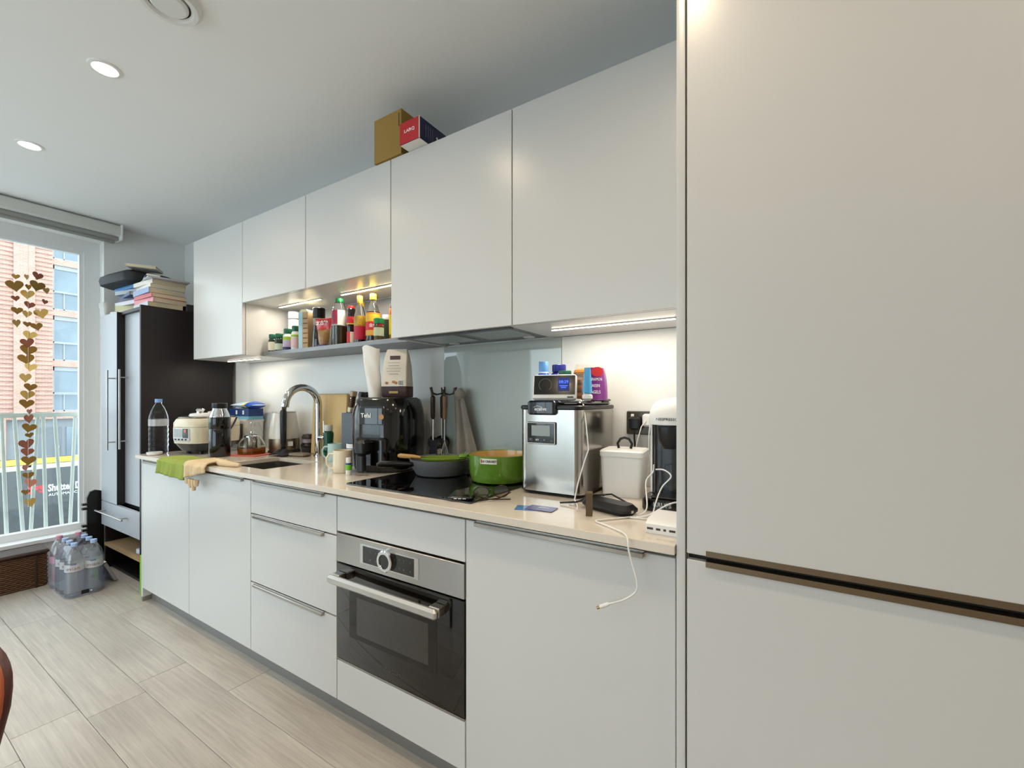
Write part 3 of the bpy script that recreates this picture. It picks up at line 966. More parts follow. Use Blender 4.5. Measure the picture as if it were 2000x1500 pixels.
text('金标', 0.02, WHITE_INK, t, (0, 0, 0.084), cyl=(0.0372, FACE))
vessel('sauce_jar', (-1.668, 1.57, SZ), 'round dark sauce jar with a red brown top at the back of the shelf', 'jar',
       [(0.036, 0), (0.038, 0.01), (0.038, 0.13), (0.034, 0.16), (0.026, 0.19), (0.01, 0.20)], M('red_brown_jar', '#6a2a20', 0.3), None, [(0.02, 0.15, M('black_label', '#221c1c', 0.4))])
pr = [(0.021, 0), (0.023, 0.003), (0.023, 0.072), (0.02, 0.08)]
vessel('spice_jar', (-1.64, 1.425, SZ), 'small glass spice jar with bright green lid in front of the soy sauce', 'jar', pr, GLASSY, (0.0245, 0.08, 0.107, M('bright_green_cap', '#138048', 0.4)),
       [(0.022, 0.062, M('sage_label', '#b9c4a6', 0.6))], (0.07, M('dried_herb', '#7d6a38', 0.8, vary=(200, 0.6))))
vessel('spice_jar', (-1.675, 1.50, SZ), 'taller spice jar with a white lid behind the green lidded one', 'jar', [(0.02, 0), (0.021, 0.003), (0.021, 0.115)], M('grey_green_jar', '#3c4a40', 0.3), (0.0175, 0.116, 0.14, WHITEP))
oil_bottle('oil_bottle', -1.585, 1.475, 0.247, 0.027, 'slim yellow oil bottle with lemon yellow cap beside the hood cabinet', GLASSY, M('lemon_cap', '#e8e23a', 0.35),
           [(0.125, 0.155, ORANGE), (0.03, 0.124, M('lemon_label', '#e0c52e', 0.45))], 0.012, 0.62, 0.05, (0.12, M('yellow_oil', '#c99a1c', 0.1, coat=0.5)))

# ------------------------------------------------------------------ worktop things, from the window end
KZ = ZT + 0.0005


def water_bottle(parent, r=0.043, h=0.325, cap_m=None, name_body='body'):
    pr = [(r * 0.86, 0), (r, 0.008)]
    z = 0.03
    while z < h * 0.55:
        pr += [(r, z), (r * 0.955, z + 0.008), (r, z + 0.016)]
        z += 0.03
    pr += [(r, h * 0.62), (r * 0.97, h * 0.68), (r * 0.75, h * 0.80), (r * 0.4, h * 0.90), (r * 0.32, h * 0.915), (r * 0.32, h * 0.94)]
    b = MB().lathe(pr, 20).build(name_body, CLEAR, parent)
    MB().lathe([(r * 0.37, h * 0.935), (r * 0.37, h * 0.995), (r * 0.33, h), (0, h)], 16).build('cap', cap_m or M('blue_cap', '#7ea6dc', 0.4), b if name_body != 'body' else parent)
    return b, pr


wb = thing('water_bottle', (-3.165, 1.085, KZ), 'large clear water bottle with pale blue cap beside the rice cooker', 'bottle')
b, pr = water_bottle(wb, 0.048, 0.325)
MB().lathe([(0.0485, 0.165), (0.0485, 0.205)], 20, cap0=False, cap1=False).build('label', thin_glass('film_label', '#e8dfe4', 0.1, 0.35), wb)
ds = thing('small_dish', (-3.105, 1.045, KZ), 'small white dish between water bottle and rice cooker', 'dish')
MB().lathe([(0.03, 0), (0.036, 0.004), (0.038, 0.016), (0.036, 0.017), (0.033, 0.008), (0, 0.006)], 24).build('bowl', WHITEP, ds)

# rice cooker
RC_CREAM = M('cooker_cream', '#ddd4bd', 0.3, coat=0.3, vary=(2, 0.04))
RC_DARK = M('cooker_dark_base', '#1d2126', 0.25, coat=0.3)
rc = thing('rice_cooker', (-2.995, 1.275, KZ), 'cream multi-cooker with black base and control panel', 'rice cooker', 0.28)


def rr_ring(hx, hy, r, z, n=6):
    return [(x, y, z) for x, y in rrect(-hx, hx, -hy, hy, r, n)]


base = [rr_ring(0.07, 0.10, 0.05, 0.012), rr_ring(0.085, 0.125, 0.06, 0.02), rr_ring(0.112, 0.156, 0.075, 0.066)]
MB().loft(base).build('base', RC_DARK, rc)
MB().loft([rr_ring(0.113, 0.157, 0.075, 0.066), rr_ring(0.118, 0.162, 0.078, 0.10), rr_ring(0.118, 0.162, 0.078, 0.160)]).build('body', RC_CREAM, rc)
MB().loft([rr_ring(0.1175, 0.1615, 0.078, 0.1615), rr_ring(0.117, 0.161, 0.078, 0.185), rr_ring(0.108, 0.15, 0.074, 0.207), rr_ring(0.095, 0.137, 0.07, 0.215)]).build('lid', RC_CREAM, rc)
MB().loft([rr_ring(0.103, 0.145, 0.072, 0.2135), rr_ring(0.10, 0.142, 0.072, 0.219), rr_ring(0.085, 0.125, 0.066, 0.222)]).build('lid_band', M('cooker_grey_band', '#77736e', 0.25, metal=0.6), rc)
hdl = MB().loft([rr_ring(0.062, 0.10, 0.05, 0.221), rr_ring(0.058, 0.095, 0.05, 0.236), rr_ring(0.045, 0.08, 0.04, 0.24)]).build('lid_top', WHITEP, rc)
MB().lathe([(0.02, 0.236), (0.018, 0.25), (0.026, 0.262), (0.02, 0.268), (0, 0.266)], 20, (0, -0.05, 0)).build('steam_valve', CHROME, hdl)
MB().lathe([(0.014, 0.236), (0.014, 0.248), (0, 0.25)], 16, (0.02, 0.0, 0)).build('release_knob', WHITEP, hdl)
MB().tube([(0.112, 0.10, 0.21), (0.124, 0.06, 0.16), (0.126, 0.01, 0.10), (0.122, -0.03, 0.06)], 0.005, 8).build('carry_handle', BLACKP, rc)
for x, y in ((-0.05, -0.08), (0.05, -0.08), (-0.05, 0.08), (0.05, 0.08)):
    MB().lathe([(0.012, 0), (0.012, 0.014)], 12, (x, y, 0)).build('foot', BLACKP, rc)
pnl = MB().rbox(-0.062, 0.062, -0.1645, -0.150, 0.080, 0.157, 0.006).build('control_panel', M('panel_pale_grey', '#c7ccd0', 0.25, coat=0.4), rc)
MB().box(-0.052, 0.012, -0.1656, -0.164, 0.104, 0.150).build('display', M('panel_display', '#aab2b8', 0.15), pnl)
MB().box(0.014, 0.054, -0.1656, -0.164, 0.100, 0.153).build('dark_keys', BLACKG, pnl)
MB().lathe([(0.010, 0), (0.010, 0.002), (0, 0.002)], 16).xf(Matrix.Translation((0.034, -0.1655, 0.14)) @ Matrix.Rotation(PI / 2, 4, 'X')).build('start_button', M('copper_button', '#b8734a', 0.3, metal=0.6), pnl)
for i in range(4):
    MB().box(-0.05 + i * 0.026, -0.034 + i * 0.026, -0.1652, -0.1644, 0.086, 0.095).build('button', BLACK_INK, pnl)

# stacked packs behind: white tub in clear bag, blue box, wipes
tub = thing('storage_tub', (-3.06, 1.535, KZ), 'white lidded tub in a clear plastic bag under the blue box', 'tub')
MB().loft([rr_ring(0.085, 0.06, 0.015, 0.0), rr_ring(0.095, 0.068, 0.018, 0.175), rr_ring(0.098, 0.07, 0.018, 0.18), rr_ring(0.098, 0.07, 0.018, 0.19)]).build('tub', WHITEP, tub)
MB().box(-0.05, 0.09, -0.0705, -0.069, 0.03, 0.165).build('dark_panel', M('grey_print', '#6c6a66', 0.4), tub)


def bagfn(u, v):
    a = 2 * PI * u
    wob = 1 + 0.06 * math.sin(5 * a + 7 * v) + 0.04 * math.sin(11 * a)
    rr = (1.0 - 0.25 * v * v)
    return (0.125 * wob * rr * math.cos(a) + 0.02, 0.078 * wob * rr * math.sin(a) - 0.003, 0.002 + 0.17 * v)


MB().grid(bagfn, 36, 8).build('plastic_bag', thin_glass('cling_film', '#f2f4f4', 0.22, 0.10), tub)
nb = thing('tea_bag_box', (-3.06, 1.53, KZ + 0.1905), 'navy and light blue carton under the wipes pack', 'box', math.radians(6))
MB().rbox(-0.10, 0.105, -0.05, 0.05, 0.022, 0.072, 0.001).build('carton', M('navy_card', '#1d3a78', 0.4), nb)
MB().rbox(-0.1, 0.105, -0.0502, 0.0502, 0.0, 0.0215, 0.001).build('light_band', M('sky_card', '#79b4d2', 0.4), nb)
for x in (-0.02, 0.05):
    MB().box(x - 0.008, x + 0.008, -0.0508, -0.05, 0.034, 0.06).build('printed_mark', WHITE_INK, nb)
wp = thing('wipes_pack', (-3.03, 1.525, KZ + 0.2635), 'blue white and yellow pack of wipes lying on the navy carton', 'pack', math.radians(8))
pillow(0.235, 0.235, 0.1, 0.022, 0.0).xf(Matrix.Translation((0, 0.05, 0.021)) @ Matrix.Rotation(PI / 2, 4, 'X')).build('film', M('wipes_white_blue', '#b9cfe6', 0.3, coat=0.4), wp)
pillow(0.12, 0.12, 0.102, 0.0232, 0.0).xf(Matrix.Translation((0.045, 0.051, 0.021)) @ Matrix.Rotation(PI / 2, 4, 'X')).build('yellow_zone', M('wipes_yellow', '#e6de54', 0.3, coat=0.4), wp)
pillow(0.10, 0.10, 0.103, 0.0245, 0.0).xf(Matrix.Translation((0.062, 0.0515, 0.021)) @ Matrix.Rotation(PI / 2, 4, 'X')).build('blue_zone', M('wipes_blue', '#1f4fb4', 0.3, coat=0.4), wp)

# flask
vessel('vacuum_flask', (-2.715, 1.215, KZ), 'black vacuum flask with steel neck standing in front of the cooker', 'flask',
       [(0.052, 0), (0.054, 0.004), (0.054, 0.150), (0.0525, 0.153), (0.0525, 0.158), (0.054, 0.161), (0.054, 0.215), (0.052, 0.222)], BLACKG, None, [])
fl = [o for o in col.objects if o.name.startswith('vacuum_flask')][-1]
MB().lathe([(0.051, 0.2225), (0.049, 0.235), (0.036, 0.265), (0.035, 0.272)], 28).build('neck', CHROME, fl)
MB().lathe([(0.037, 0.272), (0.038, 0.275), (0.038, 0.298), (0.035, 0.302), (0, 0.302)], 28).build('stopper', BLACKP, fl)

# teapot on trivet
tv = tag(MB().rbox(-0.10, 0.10, -0.085, 0.085, 0, 0.004, 0.012, 0.001).build('trivet', M('coral_silicone', '#cf6a58', 0.6)), 'coral red square mat under the glass teapot', 'trivet')
tv.location = (-2.635, 1.352, KZ)
tv.rotation_euler[2] = 0.3
tpz = KZ + 0.0045
tt = thing('glass_teapot', (-2.66, 1.362, tpz), 'glass teapot with steel strainer half full of amber tea', 'teapot', math.radians(-20))
TEA = M('amber_tea', '#b5651c', 0.05, trans=0.6, ior=1.33)
MB().lathe([(0.066, 0.001), (0.070, 0.006), (0.070, 0.028), (0.069, 0.032)], 28).build('tea', TEA, tt)
MB().lathe([(0.068, 0), (0.072, 0.004), (0.0725, 0.035), (0.066, 0.065), (0.05, 0.088), (0.043, 0.096), (0.0415, 0.096), (0.0485, 0.087), (0.064, 0.064), (0.0708, 0.035), (0.0703, 0.0325)], 28, cap0=True, cap1=False).build('glass_body', GLASSY, tt)
MB().lathe([(0.030, 0.034), (0.031, 0.036), (0.031, 0.097), (0.042, 0.099)], 24, cap1=False).build('strainer', STEEL, tt)
ld = MB().lathe([(0.046, 0.098), (0.045, 0.104), (0.02, 0.112), (0, 0.113)], 24).build('lid', CHROME, tt)
MB().lathe([(0.004, 0.112), (0.010, 0.12), (0.010, 0.126), (0.005, 0.132), (0, 0.132)], 14).build('knob', CHROME, ld)
MB().tube([(0.045, 0, 0.088), (0.085, 0, 0.092), (0.104, 0, 0.075), (0.10, 0, 0.035), (0.072, 0, 0.02)], 0.006, 10).build('handle', GLASSY, tt)
MB().tube([(-0.062, 0, 0.045), (-0.085, 0, 0.065), (-0.098, 0, 0.09)], [0.012, 0.009, 0.007], 10).build('spout', GLASSY, tt)

# kettle, handle turned towards the room
kt = thing('electric_kettle', (-2.585, 1.515, KZ), 'white and steel electric kettle with dark handle', 'kettle', math.radians(-33))
MB().lathe([(0.088, 0), (0.089, 0.012), (0.084, 0.018)], 32).build('power_base', BLACKP, kt)
MB().lathe([(0.082, 0.019), (0.085, 0.025), (0.084, 0.085), (0.0835, 0.087)], 32).build('steel_band', M('kettle_bronze_steel', '#8f7f6b', 0.3, metal=0.9), kt)
MB().lathe([(0.0835, 0.0875), (0.082, 0.12), (0.075, 0.18), (0.066, 0.235), (0.063, 0.243)], 32).build('body', M('kettle_white', '#dcdcd4', 0.2, coat=0.4), kt)
MB().lathe([(0.066, 0.2435), (0.066, 0.249), (0.05, 0.252), (0, 0.252)], 32).build('lid', M('kettle_lid', '#b7b4ac', 0.3, metal=0.5), kt)
MB().rbox(-0.035, 0.035, -0.012, 0.012, 0.255, 0.280, 0.004).build('lid_tab', M('brown_tab', '#5a4a40', 0.4), kt)
hm = MB().tube([(0.045, 0, 0.246), (0.085, 0, 0.246), (0.102, 0, 0.225), (0.104, 0, 0.14), (0.098, 0, 0.07), (0.084, 0, 0.052)], [0.014, 0.019, 0.019, 0.017, 0.016, 0.012], 14)
hm.build('handle', M('kettle_handle_dark', '#20242c', 0.35), kt)
MB().box(0.0855, 0.0875, 0.022, 0.05, 0.045, 0.072).build('rating_label', PAPER, kt)
MB().rbox(0.08, 0.0885, -0.014, 0.014, 0.024, 0.042, 0.004).build('switch', BLACKP, kt)
MB().tube([(-0.06, 0, 0.235), (-0.085, 0, 0.24)], [0.02, 0.012], 10).build('spout', BLACKP, kt)

# cloths on the edge of the worktop
GREENC = M('lime_cloth', '#a9b955', 0.95, vary=(260, 0.35), bump=(500, 0.8))
BEIGEC = M('beige_glove_cloth', '#d9c09a', 0.9, vary=(60, 0.12), bump=(300, 0.3))


def drape(x0, x1, ytop, drop0, drop1, wob, seed):
    """cloth lying on the worktop and falling over its front edge at y=0.992"""
    rnd = random.Random(seed)
    ph = [rnd.uniform(0, 6) for _ in range(4)]
    edge = 0.992

    def fn(u, v):
        x = x0 + (x1 - x0) * u
        flat = ytop - edge
        drop = drop0 + (drop1 - drop0) * u
        L = flat + drop
        s = v * L
        w = wob * math.sin(11 * u + ph[0]) + wob * 0.6 * math.sin(23 * u + 5 * v + ph[1])
        if s < flat - 0.008:
            return (x + 0.012 * math.sin(7 * v + ph[2]), ytop - s, ZT + 0.006 + abs(w) * 0.6)
        k = (s - flat + 0.008)
        if k < 0.016:
            a = k / 0.016 * PI / 2
            return (x + 0.012 * math.sin(7 * v + ph[2]), edge + 0.008 - (0.014) * math.sin(a), ZT + 0.006 - 0.010 * (1 - math.cos(a)) + abs(w) * 0.4)
        k -= 0.016
        return (x + 0.012 * math.sin(7 * v + ph[2]) + 0.1 * k * (u - 0.5), edge - 0.012 - abs(w) * 1.1 - 0.04 * k, ZT - 0.005 - k)
    return fn


cl = MB().grid(drape(-2.86, -2.55, 1.10, 0.075, 0.085, 0.006, 3), 40, 22).build('cleaning_cloth', GREENC, None, 0.005)
tag(cl, 'fluffy lime green cloth hanging over the worktop edge', 'cloth')
# beige rubber glove lying over the edge
gl = thing('rubber_glove', (-2.42, 1.03, ZT), 'beige household glove draped over the worktop edge beside the green cloth', 'glove')
gf = drape(-2.53, -2.33, 1.10, 0.075, 0.035, 0.008, 9)
MB().grid(lambda u, v: Vector(gf(u, v)) - Vector((-2.42, 1.03, ZT)) + Vector((0, -0.004, 0.006)), 26, 20).build('palm', BEIGEC, gl, 0.006)
MB().tube([(0.03, 0.03, 0.014), (0.11, 0.012, 0.014), (0.19, 0.02, 0.012), (0.235, 0.035, 0.010)], [0.016, 0.016, 0.013, 0.008], 10).build('finger', BEIGEC, gl)
for i, (dx, ln) in enumerate(((-0.075, 0.075), (-0.045, 0.10), (-0.015, 0.115), (0.012, 0.085))):
    MB().tube([(dx, -0.055, -0.07), (dx + 0.004, -0.058, -0.085), (dx + 0.006, -0.057, -0.035 - ln * 0.75)], [0.014, 0.013, 0.008], 8).build('finger', BEIGEC, gl)

# things round the tap
br_ = thing('dish_brush', (-2.435, 1.575, KZ), 'dark pot brush with bristles standing behind the sink', 'brush')
MB().lathe([(0.03, 0), (0.033, 0.002), (0.036, 0.035), (0.03, 0.036)], 20).build('bristles', M('dark_bristles', '#3b3431', 0.9, vary=(200, 0.5)), br_)
MB().lathe([(0.037, 0.0365), (0.042, 0.045), (0.036, 0.058), (0.03, 0.062)], 20).build('collar', BLACKP, br_)
MB().lathe([(0.03, 0.0625), (0.031, 0.085)], 20).build('band', M('mauve_band', '#9a8e98', 0.5), br_)
MB().lathe([(0.034, 0.0855), (0.036, 0.095), (0.028, 0.112), (0, 0.116)], 20).build('grip', M('dark_brown_grip', '#3a302c', 0.5), br_)
sp_ = tag(MB().rbox(-0.06, 0.06, -0.035, 0.035, 0, 0.018, 0.012).build('sponge', M('grey_brown_sponge', '#8b8172', 0.95, vary=(150, 0.3), bump=(250, 0.6))), 'flat grey brown sponge beside the tap', 'sponge')
sp_.location = (-2.33, 1.455, KZ)
sp_.rotation_euler[2] = 0.25
mesh_ = MB().grid(lambda u, v: ((u - 0.5) * 0.13, (v - 0.5) * 0.09, 0.006 + 0.022 * abs(math.sin(9 * u + 4 * v)) * math.sin(PI * u) * math.sin(PI * v) + 0.012 * math.sin(PI * u)), 24, 16).build('mesh_scourer', M('dark_mesh_cloth', '#34343a', 0.9, vary=(300, 0.5), bump=(400, 0.8)), None, 0.006)
tag(mesh_, 'dark crumpled mesh scouring cloth in front of the kettle', 'cloth')
mesh_.location = (-2.43, 1.415, KZ)

# boards, knives
BAM = M('bamboo_board', '#d2b47c', 0.5, vary=(16, 0.22), stretch=(9, 1, 0.5))
cb_ = tag(MB().rbox(-0.155, 0.155, 0, 0.02, 0, 0.355, 0.004).build('chopping_board', BAM), 'large bamboo chopping board leaning against the backboard', 'chopping board')
cb_.location = (-2.235, 1.562, KZ + 0.001)
cb_.rotation_euler[0] = math.radians(-3)
gb = thing('round_board', (-2.15, 1.6155, KZ), 'round green rimmed board standing behind the bamboo board', 'chopping board')
MB().lathe([(0.172, 0), (0.178, 0.004), (0.172, 0.008), (0, 0.008)], 48).xf(Matrix.Translation((0, 0, 0.178)) @ Matrix.Rotation(PI / 2, 4, 'X')).build('rim', M('lime_rim', '#a8b83e', 0.5), gb)
MB().lathe([(0.164, 0), (0.164, 0.0087), (0, 0.0087)], 48).xf(Matrix.Translation((0, 0, 0.178)) @ Matrix.Rotation(PI / 2, 4, 'X')).build('face', M('grey_taupe_board', '#8f8579', 0.6), gb)
kb = thing('knife_block', (-1.965, 1.555, KZ), 'slate grey knife block beside the bamboo board', 'knife block')
MB().rbox(-0.062, 0.062, -0.05, 0.05, 0, 0.25, 0.003).build('block', M('slate_plastic', '#59616b', 0.5), kb)


def knife(x, y, z, lab, hm_, ln=0.115, tilt=0.1, w=0.011):
    t = thing('kitchen_knife', (x, y, z), lab, 'knife')
    MB().box(-0.0012, 0.0012, -0.016, 0.016, -0.12, 0.012).build('blade', STEEL, t)
    MB().loft([[(px * w / 0.011, py, z_) for px, py in rrect(-0.009, 0.009, -0.015 * s_, 0.015 * s_, 0.006, 3)] for z_, s_ in ((0.012, 0.9), (0.03, 1.0), (ln * 0.7, 0.85), (ln, 1.1), (ln + 0.012, 0.7))]).build('handle', hm_, t)
    t.rotation_euler = (0, tilt, 0)
    return t


KN = knife(-2.0, 1.545, KZ + 0.2505, 'cleaver with brown riveted wooden handle and pale end in the knife block', M('brown_handle_wood', '#4e3325', 0.4), 0.10, 0.22, 0.013)
MB().rbox(-0.0125, 0.0125, -0.0165, 0.0165, 0.002, 0.03, 0.003).build('bolster', M('cream_bolster', '#d6cdb8', 0.4), KN)
MB().loft([[(px, py, z_) for px, py in rrect(-0.0125, 0.0125, -0.017, 0.017, 0.007, 3)] for z_ in (0.092, 0.118)]).build('pommel', M('tan_pommel', '#b29c7c', 0.4), KN)
for z_ in (0.05, 0.08):
    MB().lathe([(0.003, -0.016), (0.003, 0.0155)], 10, (0, 0, 0)).xf(Matrix.Translation((0, 0, z_)) @ Matrix.Rotation(PI / 2, 4, 'X')).build('rivet', CHROME, KN)
for x, y, zz, tl, d_ in ((-1.925, 1.545, 0.2505, 0.10, 'next to the cleaver'), (-1.93, 1.585, 0.2505, 0.16, 'at the back of the block'), (-1.905, 1.53, 0.2505, 0.2, 'at the front corner of the block')):
    knife(x, y, KZ + zz, 'black handled knife ' + d_, BLACKP, 0.10, tl)
wr = thing('ribbed_canister', (-1.853, 1.53, KZ), 'white ribbed canister with a blue top between knife block and air fryer', 'canister')
MB().loft([rr_ring(0.042, 0.042, 0.012, 0), rr_ring(0.042, 0.042, 0.012, 0.19), rr_ring(0.034, 0.034, 0.012, 0.225)]).build('body', WHITEP, wr)
for k in (-1, 0, 1):
    MB().rbox(k * 0.022 - 0.006, k * 0.022 + 0.006, -0.046, -0.04, 0.02, 0.20, 0.002).build('rib', WHITEP, wr)
    MB().rbox(0.04, 0.046, k * 0.022 - 0.006, k * 0.022 + 0.006, 0.02, 0.20, 0.002).build('rib', WHITEP, wr)
MB().loft([rr_ring(0.03, 0.03, 0.01, 0.2255), rr_ring(0.02, 0.02, 0.008, 0.262)]).build('blue_top', M('steel_blue', '#6f9cbc', 0.4), wr)
dsb = vessel('washing_up_liquid', (-2.125, 1.495, KZ), 'dark green washing-up liquid bottle with clear top beside the tap', 'bottle',
             [(0.024, 0), (0.028, 0.006), (0.029, 0.05), (0.025, 0.09), (0.028, 0.125), (0.027, 0.14), (0.02, 0.148)], M('green_detergent', '#0d5136', 0.1, trans=0.25), (0.022, 0.149, 0.182, M('frosted_cap', '#c9ccc4', 0.3)),
             [(0.035, 0.085, M('dark_print', '#14302a', 0.4), FACE - 0.2, FACE + 1.6)])
MB().rbox(-0.026, -0.016, -0.006, 0.006, 0.15, 0.176, 0.003).build('red_flip', RED_INK, dsb)


def mug(loc, r, h, lab, m, ha, inside=None, name='mug'):
    t = thing(name, loc, lab, 'mug', ha)
    MB().lathe([(r * 0.88, 0), (r * 0.95, 0.004), (r, h * 0.3), (r, h), (r - 0.004, h), (r - 0.005, h * 0.3), (r * 0.8, 0.008), (0, 0.007)], 32).build('cup', m, t)
    MB().tube([(r - 0.003, 0, h * 0.82), (r + 0.018, 0, h * 0.82), (r + 0.03, 0, h * 0.62), (r + 0.028, 0, h * 0.36), (r + 0.012, 0, h * 0.18), (r - 0.004, 0, h * 0.16)], 0.0052, 10).build('handle', m, t)
    return t


LEFTW = math.radians(212)                      # towards the left as seen from the room
mug((-1.985, 1.435, KZ), 0.036, 0.092, 'pale aqua speckled mug beside the washing-up liquid', M('aqua_glaze', '#b4d3cf', 0.25, vary=(90, 0.15)), LEFTW)
bc = mug((-1.79, 1.40, KZ), 0.034, 0.105, 'blue and white cup tucked between aqua mug and air fryer', M('blue_glaze', '#5c93c0', 0.25), LEFTW + 2.6, name='cup')
MB().lathe([(0.0345, 0.085), (0.0345, 0.1055)], 28, cap0=False, cap1=False).build('white_rim', WHITEP, bc)
mug((-1.655, 1.235, KZ), 0.041, 0.097, 'cream glazed mug in front of the air fryer', M('cream_glaze', '#e3d6bd', 0.22, coat=0.4), LEFTW)
vessel('glue_stick', (-1.575, 1.205, KZ), 'small white green and blue glue stick beside the cream mug', 'glue stick', [(0.0115, 0), (0.0118, 0.002), (0.0118, 0.05)], WHITEP, (0.0108, 0.0505, 0.072, WHITEP), [(0.02, 0.0425, M('bright_green_label', '#6cbf2c', 0.4)), (0.043, 0.0502, M('royal_blue_label', '#23408f', 0.4))])

# ------------------------------------------------------------------ air fryer
af = thing('air_fryer', (-1.568, 1.425, KZ), 'black air fryer with pull-out basket handle', 'air fryer', math.radians(16))
rings = []
for s_, z in ((0.86, 0.0), (0.95, 0.008), (0.98, 0.03), (1.0, 0.15), (1.0, 0.245), (0.985, 0.27), (0.90, 0.318), (0.86, 0.325)):
    rings.append([(x * s_, y * s_, z) for x, y in rrect(-0.142, 0.142, -0.15, 0.15, 0.10, 8)])
MB().loft(rings).build('body', BLACKG, af)
MB().loft([rr_ring(0.118, 0.125, 0.085, 0.3255, 8), rr_ring(0.112, 0.118, 0.08, 0.330, 8)]).build('top_plate', BLACKP, af)
dw = MB().rbox(-0.085, 0.085, -0.165, -0.11, 0.025, 0.155, 0.03, 0.01, 5).build('basket_front', BLACKG, af)
hn = MB().rbox(-0.026, 0.026, -0.235, -0.16, 0.085, 0.148, 0.014, 0.012, 4).build('handle', BLACKP, dw)
MB().rbox(-0.022, 0.022, -0.232, -0.205, 0.012, 0.09, 0.012, 0.008, 4).build('handle_drop', BLACKP, dw)
MB().rbox(-0.07, 0.07, -0.152, -0.12, 0.205, 0.29, 0.025, 0.008, 4).build('control_window', M('smoked_panel', '#23262c', 0.08, coat=0.6), af)
text('Tefal', 0.026, WHITE_INK, af, (-0.02, -0.1545, 0.25), bold=0.0006)
MB().lathe([(0.012, 0), (0.012, 0.001), (0, 0.0012)], 16).xf(Matrix.Translation((0.055, -0.1525, 0.245)) @ Matrix.Rotation(PI / 2, 4, 'X')).build('light_mark', M('amber_mark', '#b07a30', 0.3), af)

# packets on the air fryer
AFZ = KZ + 0.3305
nbag = thing('nut_bag', (-1.515, 1.425, AFZ), 'tall cream and brown paper nut bag with a dark badge on the air fryer', 'bag', math.radians(20))
rings = []
for z, hx_, hy_ in ((0.0, 0.058, 0.033), (0.004, 0.062, 0.036), (0.06, 0.062, 0.037), (0.14, 0.06, 0.03), (0.195, 0.056, 0.014), (0.222, 0.05, 0.004)):
    rings.append([(x, y, z) for x, y in rrect(-hx_, hx_, -hy_, hy_, 0.006, 3)])
MB().loft(rings).build('cream_paper', M('cream_paper', '#d8cfc0', 0.55, vary=(9, 0.08)), nbag)
MB().loft([[(x, y, z) for x, y in rrect(-hx_, hx_, -hy_, hy_, 0.006, 3)] for z, hx_, hy_ in ((0.0003, 0.0595, 0.0345), (0.0045, 0.063, 0.037), (0.05, 0.063, 0.0378))]).build('brown_base', M('dark_brown_paper', '#3a2220', 0.5), nbag)
MB().box(-0.026, 0.024, -0.021, -0.0195, 0.172, 0.19).xf(Matrix.Rotation(0.0, 4, 'X')).build('badge', M('brown_badge', '#4a241c', 0.5), nbag)
for i, (w_, z_) in enumerate(((0.03, 0.157), (0.027, 0.144), (0.036, 0.131), (0.033, 0.118), (0.022, 0.105))):
    yb_ = -0.030 - 0.0073 * (0.195 - max(z_, 0.14)) / 0.055 - 0.0012
    MB().tube([(-w_ + 2 * w_ * q / 30, yb_, z_ + 0.0022 * math.sin(q * 2.3)) for q in range(31)], 0.0005, 4).build('script_line', BLACK_INK, nbag)
MB().box(0.022, 0.05, -0.0388, -0.0376, 0.052, 0.078).build('bar_code_label', PAPER, nbag)
for i in range(7):
    MB().box(0.025 + i * 0.0034, 0.0268 + i * 0.0034, -0.0392, -0.0386, 0.055, 0.075).build('bar', BLACK_INK, nbag)
MB().box(-0.022, 0.022, -0.0389, -0.0377, 0.018, 0.028).build('gold_emblem', M('gold_print', '#a8862f', 0.4), nbag)
for x, z in ((-0.035, 0.066), (0.0, 0.07), (0.012, 0.066)):
    MB().lathe([(0.001, 0), (0.006, 0.002), (0.001, 0.004)], 8, sx=1.3).xf(Matrix.Translation((x, -0.0372, z)) @ Matrix.Rotation(PI / 2, 4, 'X')).build('printed_nut', M('nut_print', '#b06f32', 0.5), nbag)
wbag = thing('flour_bag', (-1.62, 1.385, AFZ), 'open crumpled white paper bag leaning beside the nut bag', 'bag', math.radians(25))
m = MB()
for s_ in (-1, 1):
    m.grid(lambda u, v: ((u - 0.5) * (0.062 + 0.022 * v) - 0.022 * v, s_ * (0.026 * math.sin(PI * u) ** 0.5 * (1 - 0.5 * v) + 0.002) + 0.004 * math.sin(8 * v + 6 * u), 0.235 * v + 0.008 * math.sin(5 * u) * v), 12, 14)
m.build('paper', M('crumpled_white_paper', '#e8e6e0', 0.6, vary=(18, 0.06), bump=(40, 0.5)), wbag)
ytub = tag(MB().lathe([(0.018, 0), (0.024, 0.006), (0.022, 0.10), (0.026, 0.16), (0.02, 0.178), (0, 0.178)], 16).build('yellow_pouch', M('yellow_foil', '#d9b52e', 0.3, metal=0.3)), 'yellow foil pouch standing between the white bag and the nut bag', 'pouch')
ytub.location = (-1.582, 1.475, AFZ)

# ------------------------------------------------------------------ utensil carousel with towel
uc = thing('utensil_stand', (-1.345, 1.548, HZ), 'dark metal utensil stand with hooks behind the frying pan', 'utensil stand')
MB().lathe([(0.06, 0), (0.06, 0.006), (0.01, 0.012), (0.006, 0.02), (0.006, 0.36), (0, 0.364)], 24).build('post', M('dark_bronze', '#3b3632', 0.35, metal=0.8), uc)
DKM = MATS['dark_bronze']
hooks = []
for i in range(6):
    a = i * PI / 3 + 0.3
    hooks.append((math.cos(a), math.sin(a)))
    MB().tube([(0, 0, 0.345), (0.035 * math.cos(a), 0.035 * math.sin(a), 0.338), (0.058 * math.cos(a), 0.058 * math.sin(a), 0.345), (0.066 * math.cos(a), 0.066 * math.sin(a), 0.372)], 0.0035, 8).build('hook', DKM, uc)


